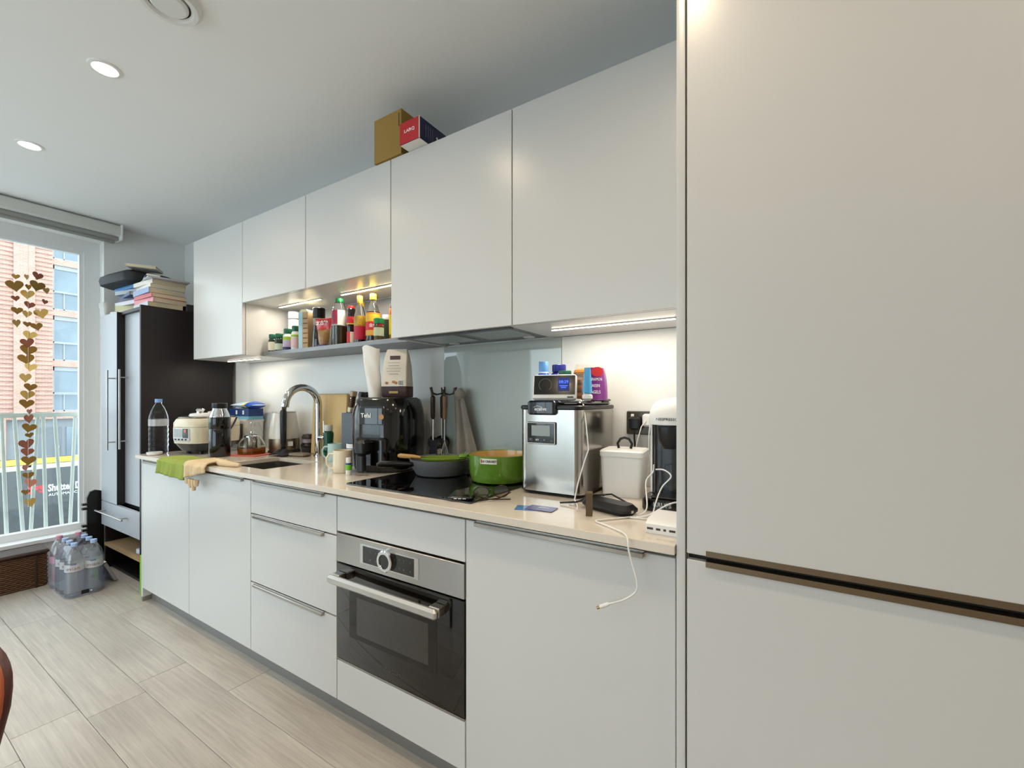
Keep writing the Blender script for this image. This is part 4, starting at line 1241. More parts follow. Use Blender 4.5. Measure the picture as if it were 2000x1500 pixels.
def utensil(name, i, lab, head, hm_):
    t = thing(name, (uc.location.x + 0.055 * hooks[i][0], uc.location.y + 0.055 * hooks[i][1], HZ), lab, 'utensil', math.atan2(hooks[i][1], hooks[i][0]) - PI / 2)
    MB().tube([(0, 0.004, 0.345 - k * 0.001) for k in (0, 10)] + [(0, 0, 0.33)], 0.004, 6).build('loop', DKM, t)
    MB().tube([(0, 0, 0.332), (0, 0, 0.325), (0, 0, 0.235), (0, 0, 0.225)], [0.004, 0.009, 0.008, 0.004], 10).build('handle', hm_, t)
    MB().tube([(0, 0, 0.23), (0, 0, 0.13)], 0.003, 8).build('shaft', STEEL, t)
    head(t)
    return t


def ladle(t):
    MB().lathe([(0.0, 0.0), (0.02, 0.004), (0.034, 0.022), (0.036, 0.034), (0.034, 0.034), (0.03, 0.02), (0, 0.006)], 24, (0, 0, 0)).xf(Matrix.Translation((0, 0.01, 0.095)) @ Matrix.Rotation(0.9, 4, 'X')).build('bowl', M('dark_nylon', '#2b2c30', 0.4), t)


def turner(t):
    MB().prism([(-0.02, 0.13), (0.02, 0.13), (0.036, 0.03), (-0.036, 0.03)], -0.002, 0.002, 'y').build('blade', M('dark_nylon', '#2b2c30', 0.4), t)


def whisk(t):
    for k in range(5):
        a = PI * k / 5
        MB().tube([(0.022 * math.sin(PI * q / 10) * math.cos(a) * (1 if q <= 10 else 1), 0.022 * math.sin(PI * q / 10) * math.sin(a), 0.13 - 0.1 * (1 - abs(5 - q) / 5.0)) for q in range(11)], 0.0012, 5).build('wire', CHROME, t)


utensil('ladle', 3, 'black ladle hanging at the air fryer end of the utensil stand', ladle, DKM)
utensil('slotted_turner', 4, 'dark slotted turner hanging on the utensil stand', turner, DKM)
utensil('whisk', 5, 'wooden handled whisk hanging on the front of the utensil stand', whisk, M('brown_wood_handle', '#7a5c44', 0.45))
utensil('serving_spoon', 2, 'dark spoon hanging at the back of the utensil stand', ladle, DKM)
tw = MB().grid(lambda u, v: ((-0.055 + 0.05 * v) + (u - 0.5) * (0.05 + 0.085 * v), 0.012 * math.sin(13 * u + 2 * v) * (0.3 + v), 0.36 - 0.325 * v - 0.02 * u), 26, 20).build('hand_towel', M('grey_towel', '#8c857d', 0.95, vary=(40, 0.2), bump=(300, 0.5)), None, 0.008)
tag(tw, 'grey hand towel hanging from the utensil stand beside the splashback', 'towel')
tw.location = (-1.215, 1.565, HZ)
MB().lathe([(0.016, 0), (0.026, 0.015), (0.024, 0.035), (0.012, 0.05), (0, 0.052)], 12).xf(Matrix.Translation((-0.045, 0.0, 0.315))).build('gathered_top', MATS['grey_towel'], tw)

# ------------------------------------------------------------------ frying pan, green dish, casserole
PANM = M('speckled_black_pan', '#1c1d20', 0.4, vary=(420, 0.5), colour2='#85878c')
fp = thing('frying_pan', (-1.232, 1.405, HZ + 0.0005), 'deep black speckled frying pan on the hob', 'frying pan', math.radians(-112))
MB().lathe([(0.095, 0), (0.104, 0.004), (0.128, 0.045), (0.132, 0.068), (0.129, 0.068), (0.124, 0.045), (0.1, 0.008), (0, 0.006)], 44).build('pan', PANM, fp)
MB().tube([(0.127, 0, 0.05), (0.15, 0, 0.052), (0.20, 0, 0.058), (0.262, 0, 0.063), (0.275, 0, 0.062)], [0.009, 0.011, 0.013, 0.012, 0.006], 12).build('handle', BLACKP, fp)
gd = thing('green_dish', (-1.222, 1.412, HZ + 0.045), 'shallow green pan with wooden handle resting inside the frying pan', 'pan', math.radians(-152))
gg = MB().lathe([(0.0, 0.012), (0.07, 0.010), (0.098, 0.022), (0.102, 0.026), (0.104, 0.024), (0.1, 0.016), (0.07, 0.002), (0, 0.0)], 40)
GREENE = M('green_enamel', '#7a9432', 0.15, coat=0.6, vary=(3, 0.15))
gg.build('dish', GREENE, gd)
MB().tube([(0.1, 0, 0.022), (0.13, 0, 0.026), (0.19, 0, 0.03), (0.2, 0, 0.03)], [0.006, 0.009, 0.010, 0.006], 10).build('wooden_handle', M('beech_handle', '#c79a5e', 0.5), gd)
gd.rotation_euler[0] = math.radians(3)
cp = thing('casserole_pot', (-0.94, 1.412, HZ + 0.0005), 'green enamelled cast iron casserole pot with cream inside', 'pot', 0)
GREENP = M('green_casserole', '#66902c', 0.14, coat=0.7, vary=(3, 0.2))
MB().lathe([(0.10, 0), (0.108, 0.005), (0.116, 0.03), (0.119, 0.09), (0.121, 0.104), (0.117, 0.1055), (0.1165, 0.103)], 48, cap1=False).build('body', GREENP, cp)
MB().lathe([(0.1165, 0.103), (0.113, 0.08), (0.108, 0.02), (0, 0.012)], 48, cap0=False, cap1=False).build('inner_enamel', M('tan_enamel', '#c9a261', 0.25, coat=0.5), cp)
for s_ in (-1, 1):
    MB().rbox(s_ * 0.138 - 0.018, s_ * 0.138 + 0.018, -0.045, 0.045, 0.088, 0.103, 0.012, 0.005, 4).xf(Matrix.Rotation(math.radians(25), 4, 'Z')).build('handle', GREENP, cp)
aL = face(-0.94, 1.412) - 0.35
MB().lathe([(0.1205, 0.078), (0.1215, 0.098)], 12, cap0=False, cap1=False, a0=aL - 0.27, a1=aL + 0.27).build('name_plate', M('white_plate', '#e9e6dc', 0.4), cp)
text('LE CREUSET', 0.0105, BLACK_INK, cp, (0, 0, 0.088), cyl=(0.1212, aL + 0.03), bold=0.0002)
MB().lathe([(0.1207, 0.081), (0.1217, 0.096)], 6, cap0=False, cap1=False, a0=aL - 0.25, a1=aL - 0.21).build('red_emblem', RED_INK, cp)

# ------------------------------------------------------------------ ice maker
im = thing('ice_maker', (-0.66, 1.447, KZ), 'stainless steel countertop ice maker with black lid', 'ice maker')
IMS = M('ice_steel', '#b5b1ab', 0.18, metal=1.0, vary=(6, 0.12), stretch=(1, 1, 0.3))
rings = []
for z in (0.012, 0.285):
    rings.append([(x, y, z) for x, y in rrect(-0.115, 0.115, -0.16, 0.16, 0.028, 6)])
MB().loft(rings).build('body', IMS, im)
MB().rbox(-0.112, 0.112, -0.157, 0.157, 0.004, 0.0118, 0.025).build('base', BLACKP, im)
for x in (-0.085, 0.085):
    for y in (-0.13, 0.13):
        MB().lathe([(0.012, 0), (0.012, 0.006)], 12, (x, y, 0)).build('foot', BLACKP, im)
MB().rbox(-0.119, 0.119, -0.163, 0.163, 0.2855, 0.3, 0.03, 0.003, 5).build('rim', BLACKP, im)
ldl = MB().rbox(-0.1, 0.105, -0.13, 0.155, 0.3003, 0.313, 0.02, 0.005).build('lid', M('smoke_lid', '#2a2625', 0.15, coat=0.5), im)
MB().rbox(-0.08, 0.09, -0.1, 0.06, 0.3132, 0.3145, 0.01, 0.0005).build('lid_window', M('smoke_window', '#3a3432', 0.05), ldl)
MB().rbox(0.03, 0.105, 0.075, 0.155, 0.3132, 0.322, 0.006).build('hinge_block', BLACKP, ldl)
pt = MB().rbox(-0.075, 0.03, -0.178, -0.12, 0.268, 0.316, 0.01, 0.006).build('lid_latch', M('navy_black', '#161c26', 0.2, coat=0.5), im)
text('ecalive', 0.017, WHITE_INK, pt, (-0.022, -0.1786, 0.288), bold=0.0002)
MB().tube([(-0.048, -0.1785, 0.293), (-0.035, -0.1787, 0.299), (-0.02, -0.1785, 0.295)], 0.0007, 5).build('logo_swoosh', WHITE_INK, pt)
cpn = MB().rbox(-0.082, 0.028, -0.1665, -0.15, 0.170, 0.245, 0.006, 0.003).build('control_panel', BLACKG, im)
bz = MB()
for a_, b_ in (((-0.079, -0.1675, 0.173), (0.025, -0.1675, 0.173)), ((-0.079, -0.1675, 0.242), (0.025, -0.1675, 0.242)), ((-0.079, -0.1675, 0.173), (-0.079, -0.1675, 0.242)), ((0.025, -0.1675, 0.173), (0.025, -0.1675, 0.242))):
    MB().tube([a_, b_], 0.0011, 6).build('panel_frame', WHITE_INK, cpn)
MB().box(-0.062, 0.007, -0.1675, -0.1662, 0.198, 0.233).build('screen', M('grey_lcd', '#8d9896', 0.2), cpn)
for i, s_ in enumerate(('*', 'SET', '+', '-')):
    x = -0.066 + i * 0.026
    kbt = MB().rbox(x - 0.009, x + 0.009, -0.1672, -0.166, 0.178, 0.191, 0.002, 0.0004).build('key', M('key_dark', '#2b3038', 0.3), cpn)
    text(s_, 0.008, WHITE_INK, kbt, (x, -0.1674, 0.1845))
# things on the ice maker lid
IZ = KZ + 0.3148
sm = thing('energy_display', (-0.672, 1.352, KZ + 0.3165), 'white energy monitor with black screen propped on the ice maker', 'display', math.radians(18))
mm = MB().rbox(-0.076, 0.076, -0.012, 0.012, 0, 0.09, 0.006).xf(Matrix.Rotation(math.radians(-12), 4, 'X')).build('case', WHITEP, sm)
MB().box(-0.071, 0.071, -0.0128, -0.0115, 0.018, 0.086).xf(Matrix.Rotation(math.radians(-12), 4, 'X')).build('screen', BLACKG, mm)
SCRB = mat('screen_blue_glow', '#3550c8', 0.4, emit=('#3f62e8', 1.2), vary=(5, 0.05))
rot = Matrix.Rotation(math.radians(-12), 4, 'X')
MB().box(0.012, 0.052, -0.0133, -0.0128, 0.03, 0.078).xf(rot).build('blue_panel', mat('screen_navy', '#1c2450', 0.3, emit=('#20306a', 0.5), vary=(5, 0.05)), mm)
text('08:29', 0.015, SCRB, mm, tuple(rot @ Vector((0.032, -0.0136, 0.062))), (1, 0, 0), tuple(rot @ Vector((0, 0, 1))), bold=0.0003)
for w_, z_ in ((0.014, 0.047), (0.009, 0.041)):
    MB().box(0.032 - w_, 0.032 + w_, -0.0137, -0.0133, z_, z_ + 0.003).xf(rot).build('screen_line', SCRB, mm)
pts = [tuple(rot @ Vector((-0.032 + 0.022 * math.cos(a), -0.0132, 0.052 + 0.022 * math.sin(a)))) for a in [math.radians(-50 + i * 14) for i in range(21)]]
MB().tube(pts, 0.0006, 5).build('dial_arc', M('screen_grey', '#6f7a8c', 0.4), mm)
MB().box(0.045, 0.066, -0.0127, -0.012, 0.007, 0.011).xf(rot).build('maker_mark', BLACK_INK, mm)
tag(MB().tube([(-0.60, 1.372, KZ + 0.32), (-0.575, 1.352, KZ + 0.318), (-0.553, 1.325, KZ + 0.30), (-0.535, 1.302, KZ + 0.24), (-0.527, 1.302, KZ + 0.16), (-0.535, 1.285, KZ + 0.12), (-0.545, 1.262, KZ + 0.06), (-0.545, 1.235, KZ + 0.012), (-0.52, 1.20, KZ + 0.003), (-0.50, 1.15, KZ + 0.003)], 0.0022, 8).build('charging_cable', WHITEP), 'white cable running down the ice maker from the energy monitor', 'cable')
vessel('spray_bottle', (-0.742, 1.405, IZ), 'blue spray bottle with light blue cap on the ice maker', 'bottle', [(0.023, 0), (0.0245, 0.004), (0.0245, 0.085), (0.018, 0.1), (0.0165, 0.104)], M('cobalt_plastic', '#2457c4', 0.25, coat=0.4),
       (0.0175, 0.105, 0.142, M('light_blue_cap', '#69a4e6', 0.3)), [(0.1005, 0.1045, WHITEP)])
vessel('vitamin_bottle', (-0.714, 1.475, IZ), 'dark blue vitamin bottle with ribbed blue cap on the ice maker', 'bottle', [(0.036, 0), (0.038, 0.004), (0.038, 0.085), (0.03, 0.10), (0.022, 0.106)], M('navy_pill_bottle', '#1c2272', 0.15, coat=0.5),
       (0.026, 0.107, 0.135, M('blue_ribbed_cap', '#232c86', 0.35)), [(0.02, 0.075, M('pale_lilac_label', '#cfc8dc', 0.5))])
vessel('vitamin_bottle', (-0.667, 1.425, IZ), 'small jar with green cap between the vitamin bottle and the bagels', 'jar', [(0.022, 0), (0.024, 0.004), (0.024, 0.07), (0.02, 0.08)], M('brown_pill_bottle', '#4a4238', 0.2, coat=0.5), (0.0235, 0.0805, 0.108, M('forest_cap', '#1d5a48', 0.4)))
bg_ = thing('bagel_pack', (-0.583, 1.466, IZ), 'purple and clear pack of bagels on the ice maker', 'bread', math.radians(22))
BGL = M('bagel_crust', '#c98438', 0.55, vary=(14, 0.4))
for i in range(4):
    z = 0.017 + i * 0.028
    rr_ = []
    tor = MB()
    for a in range(20):
        A = 2 * PI * a / 20
        rr_.append([((0.03 + 0.016 * math.cos(B)) * math.cos(A), (0.03 + 0.016 * math.cos(B)) * math.sin(A), z + 0.0145 * math.sin(B)) for B in [2 * PI * q / 10 for q in range(10)]])
    rr_.append(rr_[0])
    tor.loft(rr_, False, False)
    tor.xf(Matrix.Translation((-0.02 + 0.004 * (i % 2), 0, 0))).build('bagel', BGL, bg_)
m = MB()
m.grid(lambda u, v: (0.062 * math.cos(2 * PI * u) * (1 - 0.25 * v ** 4) * (1 + 0.03 * math.sin(9 * u * 2 * PI)) - 0.006, 0.052 * math.sin(2 * PI * u) * (1 - 0.4 * v ** 4), 0.002 + 0.128 * v), 36, 10)
m.build('clear_film', thin_glass('bread_film', '#ffffff', 0.16, 0.04), bg_)
m = MB()
m.grid(lambda u, v: (0.0635 * math.cos(-1.75 + 2.3 * u) * (1 - 0.2 * v ** 3) - 0.006, 0.0535 * math.sin(-1.75 + 2.3 * u), 0.003 + 0.112 * v), 20, 8)
m.build('purple_print', M('purple_print', '#7c1f86', 0.3, coat=0.4), bg_)
for i, s_ in enumerate(('CINNAMON', 'RAISIN', 'BAGELS')):
    text(s_, 0.015, WHITE_INK, bg_, (0.012, -0.055 + 0.0005 * i, 0.074 - i * 0.022), (1, 0.28, 0), (0, 0, 1), sx=0.62 if i == 0 else 0.8)
MB().lathe([(0.0, 0), (0.017, 0.0), (0.017, 0.001), (0, 0.001)], 20, sx=1.3).xf(Matrix.Translation((0.02, -0.0535, 0.1)) @ Matrix.Rotation(0.3, 4, 'Z') @ Matrix.Rotation(PI / 2, 4, 'X')).build('red_badge', RED_INK, bg_)
text('5', 0.016, WHITE_INK, bg_, (-0.02, -0.0545, 0.1))
tb = thing('cream_tube', (-0.563, 1.382, KZ + 0.3150), 'pale blue tube standing on its white cap on the ice maker', 'tube', math.radians(18))
MB().rbox(-0.017, 0.017, -0.014, 0.014, 0, 0.026, 0.008).build('cap', WHITEP, tb)
rings = []
for z, hx_, hy_ in ((0.0265, 0.0165, 0.0135), (0.06, 0.014, 0.010), (0.10, 0.011, 0.004), (0.112, 0.0105, 0.0015)):
    rings.append([(x, y, z) for x, y in rrect(-hx_, hx_, -hy_, hy_, 0.01, 4)])
MB().loft(rings).build('tube', M('sky_blue_tube', '#4da3d8', 0.25, coat=0.4), tb)

# ------------------------------------------------------------------ right end of the worktop
wc = thing('lidded_caddy', (-0.458, 1.455, KZ), 'white lidded caddy with black loop handle beside the ice maker', 'caddy', math.radians(6))
MB().loft([rr_ring(0.062, 0.062, 0.012, 0), rr_ring(0.068, 0.068, 0.014, 0.132)]).build('bin', WHITEP, wc)
MB().loft([rr_ring(0.071, 0.071, 0.015, 0.1325), rr_ring(0.071, 0.071, 0.015, 0.148), rr_ring(0.066, 0.066, 0.014, 0.153)]).build('lid', WHITEP, wc)
MB().tube([(-0.02, 0, 0.154), (-0.024, 0, 0.17), (-0.014, 0, 0.186), (0, 0, 0.19), (0.014, 0, 0.186), (0.024, 0, 0.17), (0.02, 0, 0.154)], 0.0045, 8).build('loop_handle', BLACKP, wc)

cm = thing('coffee_machine', (-0.283, 1.405, KZ), 'white and black pod coffee machine beside the tall cabinet', 'coffee machine')
MB().rbox(-0.072, 0.072, -0.14, 0.15, 0, 0.035, 0.03, 0.004, 5).build('base', BLACKG, cm)
MB().loft([[(x, y, z) for x, y in rrect(-0.062, 0.062, -0.075, 0.14, 0.05, 6)] for z in (0.0352, 0.245)]).build('column', M('deep_black', '#0b0d11', 0.25, coat=0.5), cm)
MB().box(-0.0635, -0.058, -0.05, 0.13, 0.037, 0.243).build('side_shell', WHITEP, cm)
MB().box(0.058, 0.0635, -0.05, 0.13, 0.037, 0.243).build('side_shell', WHITEP, cm)
rings = []
for z, s_ in ((0.2455, 1.0), (0.262, 1.02), (0.29, 0.96), (0.312, 0.8), (0.322, 0.5), (0.325, 0.15)):
    rings.append([(x * s_, 0.03 + (y - 0.03) * s_, z) for x, y in rrect(-0.064, 0.064, -0.115, 0.145, 0.06, 6)])
hd_ = MB().loft(rings).build('head', WHITEP, cm)
text('NESPRESSO', 0.011, BLACK_INK, hd_, (0.0, -0.1186, 0.262), sx=1.1)
MB().lathe([(0.02, 0.175), (0.034, 0.2), (0.034, 0.24)], 20, (0, -0.078, 0)).build('pod_head', BLACKP, cm)
text('KRUPS', 0.017, mat('silver_ink', '#b9bcc0', 0.4, vary=(5, 0.05)), cm, (-0.008, -0.1405, 0.02), bold=0.0003)
MB().rbox(-0.045, 0.045, -0.135, -0.06, 0.0355, 0.042, 0.01).build('drip_tray', BLACKP, cm)

so = thing('wall_socket', (-0.427, 1.6178, 1.058), 'double wall socket with dark metal plate behind the coffee machine', 'socket')
MB().rbox(-0.073, 0.073, -0.009, 0.0, 0, 0.086, 0.003).build('plate', M('bronze_plate', '#5a544d', 0.35, metal=0.8), so)
for x in (-0.05, 0.03):
    MB().rbox(x - 0.006, x + 0.006, -0.0115, -0.0088, 0.058, 0.076, 0.002).build('switch', WHITEP, so)
pg = thing('black_plug', (-0.462, 1.608, 1.075), 'black plug in the wall socket with hanging lead', 'plug')
MB().rbox(-0.022, 0.022, -0.034, 0, 0, 0.05, 0.008).build('body', BLACKP, pg)
MB().tube([(0, -0.03, 0.002), (0.002, -0.034, -0.03), (0.006, -0.03, -0.09), (0.002, -0.02, -0.15), (-0.004, -0.02, -0.205)], 0.0035, 8).build('lead', BLACKP, pg)
pg2 = thing('usb_charger', (-0.412, 1.608, 1.09), 'white charger in the wall socket with two white leads', 'charger')
MB().rbox(-0.022, 0.022, -0.03, 0, 0, 0.045, 0.006).build('body', WHITEP, pg2)
MB().tube([(-0.008, -0.03, 0.02), (-0.02, -0.045, 0.0), (-0.035, -0.05, -0.06), (-0.045, -0.05, -0.115)], 0.002, 8).build('lead', WHITEP, pg2)
MB().tube([(0.008, -0.03, 0.02), (0.006, -0.04, -0.02), (0.004, -0.04, -0.09), (0.018, -0.045, -0.14), (0.02, -0.06, -0.222)], 0.002, 8).build('lead', WHITEP, pg2)

# power bank, strap, cables, hub, cards, glasses, phone
pb = thing('power_bank', (-0.425, 1.205, KZ), 'black rounded power bank with a cable plugged in lying before the caddy', 'power bank', math.radians(-20))
MB().rbox(-0.085, 0.085, -0.036, 0.036, 0, 0.03, 0.026, 0.012, 6).build('case', BLACKP, pb)
MB().box(0.0845, 0.0858, -0.012, -0.002, 0.011, 0.018).build('port', CHROME, pb)
st = tag(MB().prism([(-0.014, 0.001), (-0.012, 0.062), (-0.009, 0.064), (0.012, 0.064), (0.014, 0.062), (0.0155, 0.001), (0.0125, 0.001), (0.011, 0.058), (-0.009, 0.059), (-0.011, 0.001)], -0.009, 0.009, 'x').build('velcro_strap', M('brown_strap', '#5c4a34', 0.7)), 'brown looped strap standing on the power bank cables', 'strap')
st.location = (-0.455, 1.13, KZ)
st.rotation_euler[2] = 0.35
cab = [((-0.56, 1.225, 0.004), (-0.51, 1.24, 0.012), (-0.47, 1.262, 0.03), (-0.44, 1.27, 0.034), (-0.40, 1.262, 0.02), (-0.36, 1.25, 0.006)),
       ((-0.58, 1.205, 0.004), (-0.53, 1.215, 0.01), (-0.48, 1.235, 0.034), (-0.45, 1.24, 0.036))]
for i, p in enumerate(cab):
    tag(MB().tube([(x, y, KZ + z) for x, y, z in p], 0.0028, 8).build('black_cable', BLACKP), ('black cable looped behind the power bank' if i == 0 else 'black cable end lying across the power bank'), 'cable')


def smooth_path(pts, n=6):
    P_ = [Vector(p) for p in pts]
    out = []
    for i in range(len(P_) - 1):
        p0, p1, p2, p3 = P_[max(i - 1, 0)], P_[i], P_[i + 1], P_[min(i + 2, len(P_) - 1)]
        for k in range(n):
            t_ = k / n
            out.append(0.5 * ((2 * p1) + (-p0 + p2) * t_ + (2 * p0 - 5 * p1 + 4 * p2 - p3) * t_ ** 2 + (-p0 + 3 * p1 - 3 * p2 + p3) * t_ ** 3))
    out.append(P_[-1])
    return out


K = KZ + 0.003
hang = thing('hanging_cable', (-0.38, 1.10, KZ), 'white charging cable falling over the worktop edge with bare plug', 'cable')
hp = [(-0.335, 1.18, K), (-0.40, 1.10, K), (-0.415, 1.075, K), (-0.385, 1.055, K), (-0.345, 1.03, K), (-0.315, 1.002, K + 0.001), (-0.302, 0.982, K - 0.006), (-0.299, 0.978, 0.845), (-0.292, 0.977, 0.82), (-0.280, 0.976, 0.78), (-0.282, 0.975, 0.755), (-0.308, 0.974, 0.731), (-0.343, 0.974, 0.713)]
MB().tube([Vector(p) - hang.location for p in smooth_path(hp)], 0.0021, 8).build('lead', WHITEP, hang)
pe = Vector((-0.343, 0.974, 0.713)) - hang.location
d_ = Vector((-0.035, 0, -0.02)).normalized()
MB().tube([pe, pe + d_ * 0.005, pe + d_ * 0.025], [0.0025, 0.0048, 0.0048], 10).build('plug', WHITEP, hang)
MB().tube([pe + d_ * 0.025, pe + d_ * 0.034], 0.0036, 8).build('connector', M('brass_contact', '#a5835c', 0.3, metal=0.9), hang)
tang = [[(-0.335, 1.19, K), (-0.318, 1.205, K + 0.02), (-0.335, 1.26, K + 0.08), (-0.322, 1.285, K + 0.105), (-0.318, 1.28, K + 0.128)],
        [(-0.30, 1.19, K), (-0.295, 1.215, K + 0.04), (-0.285, 1.24, K + 0.075), (-0.262, 1.24, K + 0.105), (-0.285, 1.262, K + 0.118), (-0.312, 1.28, K + 0.115)],
        [(-0.335, 1.165, K), (-0.30, 1.17, K + 0.012), (-0.255, 1.20, K + 0.04), (-0.215, 1.225, K + 0.045)],
        [(-0.35, 1.155, K), (-0.30, 1.165, K), (-0.26, 1.16, K), (-0.235, 1.145, K + 0.002)]]
for i, p in enumerate(tang):
    tag(MB().tube(smooth_path(p), 0.002, 8).build('white_cable', WHITEP), ('white cable rising in a loop beside the caddy', 'white cable curling against the coffee machine', 'white cable arching over the coffee machine base', 'white cable lying between power bank and hub')[i], 'cable')
hbz = thing('usb_hub', (-0.244, 1.115, KZ), 'white slim hub with a row of ports beside the tall cabinet', 'hub')
MB().prism([(-0.06, 0), (0.06, 0), (0.06, 0.03), (-0.035, 0.03), (-0.06, 0.022)], -0.038, 0.038, 'x').build('case', WHITEP, hbz)
for x, w in ((-0.027, 0.007), (-0.008, 0.005), (0.007, 0.003), (0.024, 0.007)):
    MB().box(x - w, x + w, -0.0606, -0.0595, 0.009, 0.014).build('port', M('port_brown', '#4a2e28', 0.4), hbz)
for i, (x, y, a, c_, lb) in enumerate(((-0.632, 1.112, 0.35, '#4f86c6', 'light blue bank card under the purple one'), (-0.60, 1.122, 0.08, '#4a3a86', 'purple bank card lying on the worktop'))):
    cdt = thing('bank_card', (x, y, KZ + i * 0.0012), lb, 'card', a)
    MB().rbox(-0.043, 0.043, -0.027, 0.027, 0, 0.0009, 0.003, 0.0002).build('card', M('card_%d' % i, c_, 0.25, coat=0.4, vary=(20, 0.3)), cdt)
    if i:
        MB().box(-0.012, 0.02, 0.006, 0.010, 0.0009, 0.0011).build('printed_name', WHITE_INK, cdt)
ph = thing('smartphone', (-0.893, 1.132, HZ + 0.0005), 'dark smartphone lying on the front edge of the hob', 'phone', math.radians(-62))
MB().rbox(-0.078, 0.078, -0.038, 0.038, 0, 0.0095, 0.01, 0.003, 4).build('case', M('navy_phone_case', '#23242e', 0.3), ph)
MB().rbox(-0.075, 0.075, -0.0355, 0.0355, 0.0096, 0.0102, 0.008, 0.0002).build('screen', HOB, ph)
for y in (-0.014, 0.0, 0.014):
    MB().box(0.0778, 0.0785, y - 0.005, y + 0.005, 0.003, 0.0055).build('speaker_slot', WHITE_INK, ph)
gs = thing('eyeglasses', (-0.80, 1.155, KZ + 0.0), 'folded tortoiseshell glasses lying beside the phone', 'glasses', math.radians(50))
TORT = M('tortoise_frame', '#2a1d16', 0.25, vary=(40, 0.5))
for s_ in (-1, 1):
    ring = [(s_ * 0.033 + 0.026 * math.cos(a), 0.0, 0.021 + 0.019 * math.sin(a)) for a in [2 * PI * q / 20 for q in range(21)]]
    MB().tube(ring, 0.0019, 6, False).build('rim', TORT, gs)
    MB().lathe([(0.0, 0), (1.0, 0.0)], 20, cap0=False, cap1=False).xf(Matrix.Translation((s_ * 0.033, 0, 0.021)) @ Matrix.Rotation(PI / 2, 4, 'X') @ Matrix.Diagonal((0.0255, 0.0185, 1, 1))).build('lens', thin_glass('lens_brown', '#b9a68c', 0.1, 0.03), gs)
    MB().tube([(s_ * 0.058, 0.0, 0.026), (s_ * 0.06, -0.012, 0.018), (s_ * 0.02, -0.03 + s_ * 0.004, 0.006), (-s_ * 0.05, -0.042 + s_ * 0.004, 0.004)], 0.002, 6).build('temple', TORT, gs)
MB().tube([(-0.008, 0, 0.026), (0, 0, 0.029), (0.008, 0, 0.026)], 0.0018, 6).build('bridge', TORT, gs)

# boxes on top of the wall cabinets
UT = UZ1 + 0.0005
cbx = thing('cardboard_box', (-1.415, 1.36, UT), 'plain brown cardboard box on top of the wall cabinets', 'box')
CARD = M('brown_cardboard', '#a08040', 0.8, vary=(8, 0.12))
MB().rbox(-0.078, 0.085, -0.088, 0.088, 0, 0.185, 0.001).build('carton', CARD, cbx)
MB().box(0.07, 0.074, -0.0886, -0.088, 0.115, 0.17).build('printed_mark', BLACK_INK, cbx)
lq = thing('gift_box', (-1.245, 1.354, UT), 'red and navy product box jutting over the edge of the wall cabinets', 'box')
MB().rbox(-0.052, 0.053, -0.12, 0.12, 0.0, 0.0865, 0.001).build('carton', M('navy_box', '#141c44', 0.45), lq)
MB().box(-0.0515, 0.0505, -0.1212, -0.12, 0.0015, 0.085).build('red_front', M('box_red', '#c3232b', 0.45), lq)
MB().box(-0.0515, 0.0525, -0.119, -0.02, -0.0003, 0.0002).build('white_underside', PAPER, lq)
MB().box(0.0505, 0.0535, -0.1212, -0.118, 0.001, 0.086).build('white_edge', PAPER, lq)
text('LARQ', 0.017, WHITE_INK, lq, (0.0, -0.1214, 0.047), sx=1.3, bold=0.0003)
MB().lathe([(0.004, 0), (0.006, 0.0006), (0.004, 0.0012)], 16).xf(Matrix.Translation((0.0532, -0.02, 0.045)) @ Matrix.Rotation(PI / 2, 4, 'Y')).build('ring_mark', WHITE_INK, lq)
for i in range(4):
    MB().box(0.053, 0.0534, -0.085 + i * 0.013, -0.0835 + i * 0.013, 0.02, 0.07).build('print_line', ICON, lq)

# ------------------------------------------------------------------ tall storage cabinet by the window
CX0, CX1, CY0, CY1 = -4.09, -3.385, 1.07, 1.60
tc_ = thing('storage_cabinet', ((CX0 + CX1) / 2, 1.335, 0), 'tall black-brown storage cabinet with grey doors beside the window', 'cabinet')
cw = (CX1 - CX0) / 2
cd0, cd1 = CY0 - 1.335, CY1 - 1.335
sd = MB().box(cw - 0.02, cw, cd0, cd1, 0.0, 1.78).build('side_panel', DARKWOOD, tc_)
MB().box(-cw, -cw + 0.02, cd0 + 0.02, cd1, 0.0, 1.78).build('side_panel', DARKWOOD, tc_)
MB().box(-cw + 0.02, cw - 0.02, cd0 + 0.02, cd1, 1.76, 1.78).build('top_panel', DARKWOOD, tc_)
MB().box(-cw + 0.02, cw - 0.02, cd1 - 0.01, cd1, 0.02, 1.76).build('back_panel', DARKWOOD, tc_)
MB().box(-cw + 0.02, cw - 0.02, cd0 + 0.06, cd1 - 0.012, 0.46, 0.478).build('inner_shelf', DARKWOOD, tc_)
dl = MB().rbox(-cw, -0.055, cd0, cd0 + 0.02, 0.482, 1.778, 0.0015).build('door', GREYDOOR, tc_)
MB().box(-0.0548, -0.0535, cd0, cd0 + 0.05, 0.482, 1.778).build('dark_edge', DARKWOOD, dl)
dr_ = MB().rbox(-0.05, cw - 0.022, cd0 + 0.042, cd0 + 0.06, 0.492, 1.77, 0.0015).build('door', GREYDOOR, tc_)


def bar_handle(parent, p0, p1, out, r=0.006):
    p0, p1, out = Vector(p0), Vector(p1), Vector(out)
    h_ = MB().tube([p0 + out, p1 + out], r, 12).build('handle', STEEL, parent)
    for q in (0.1, 0.9):
        b_ = p0.lerp(p1, q)
        MB().tube([b_, b_ + out], r * 0.75, 8).build('handle_post', STEEL, h_)


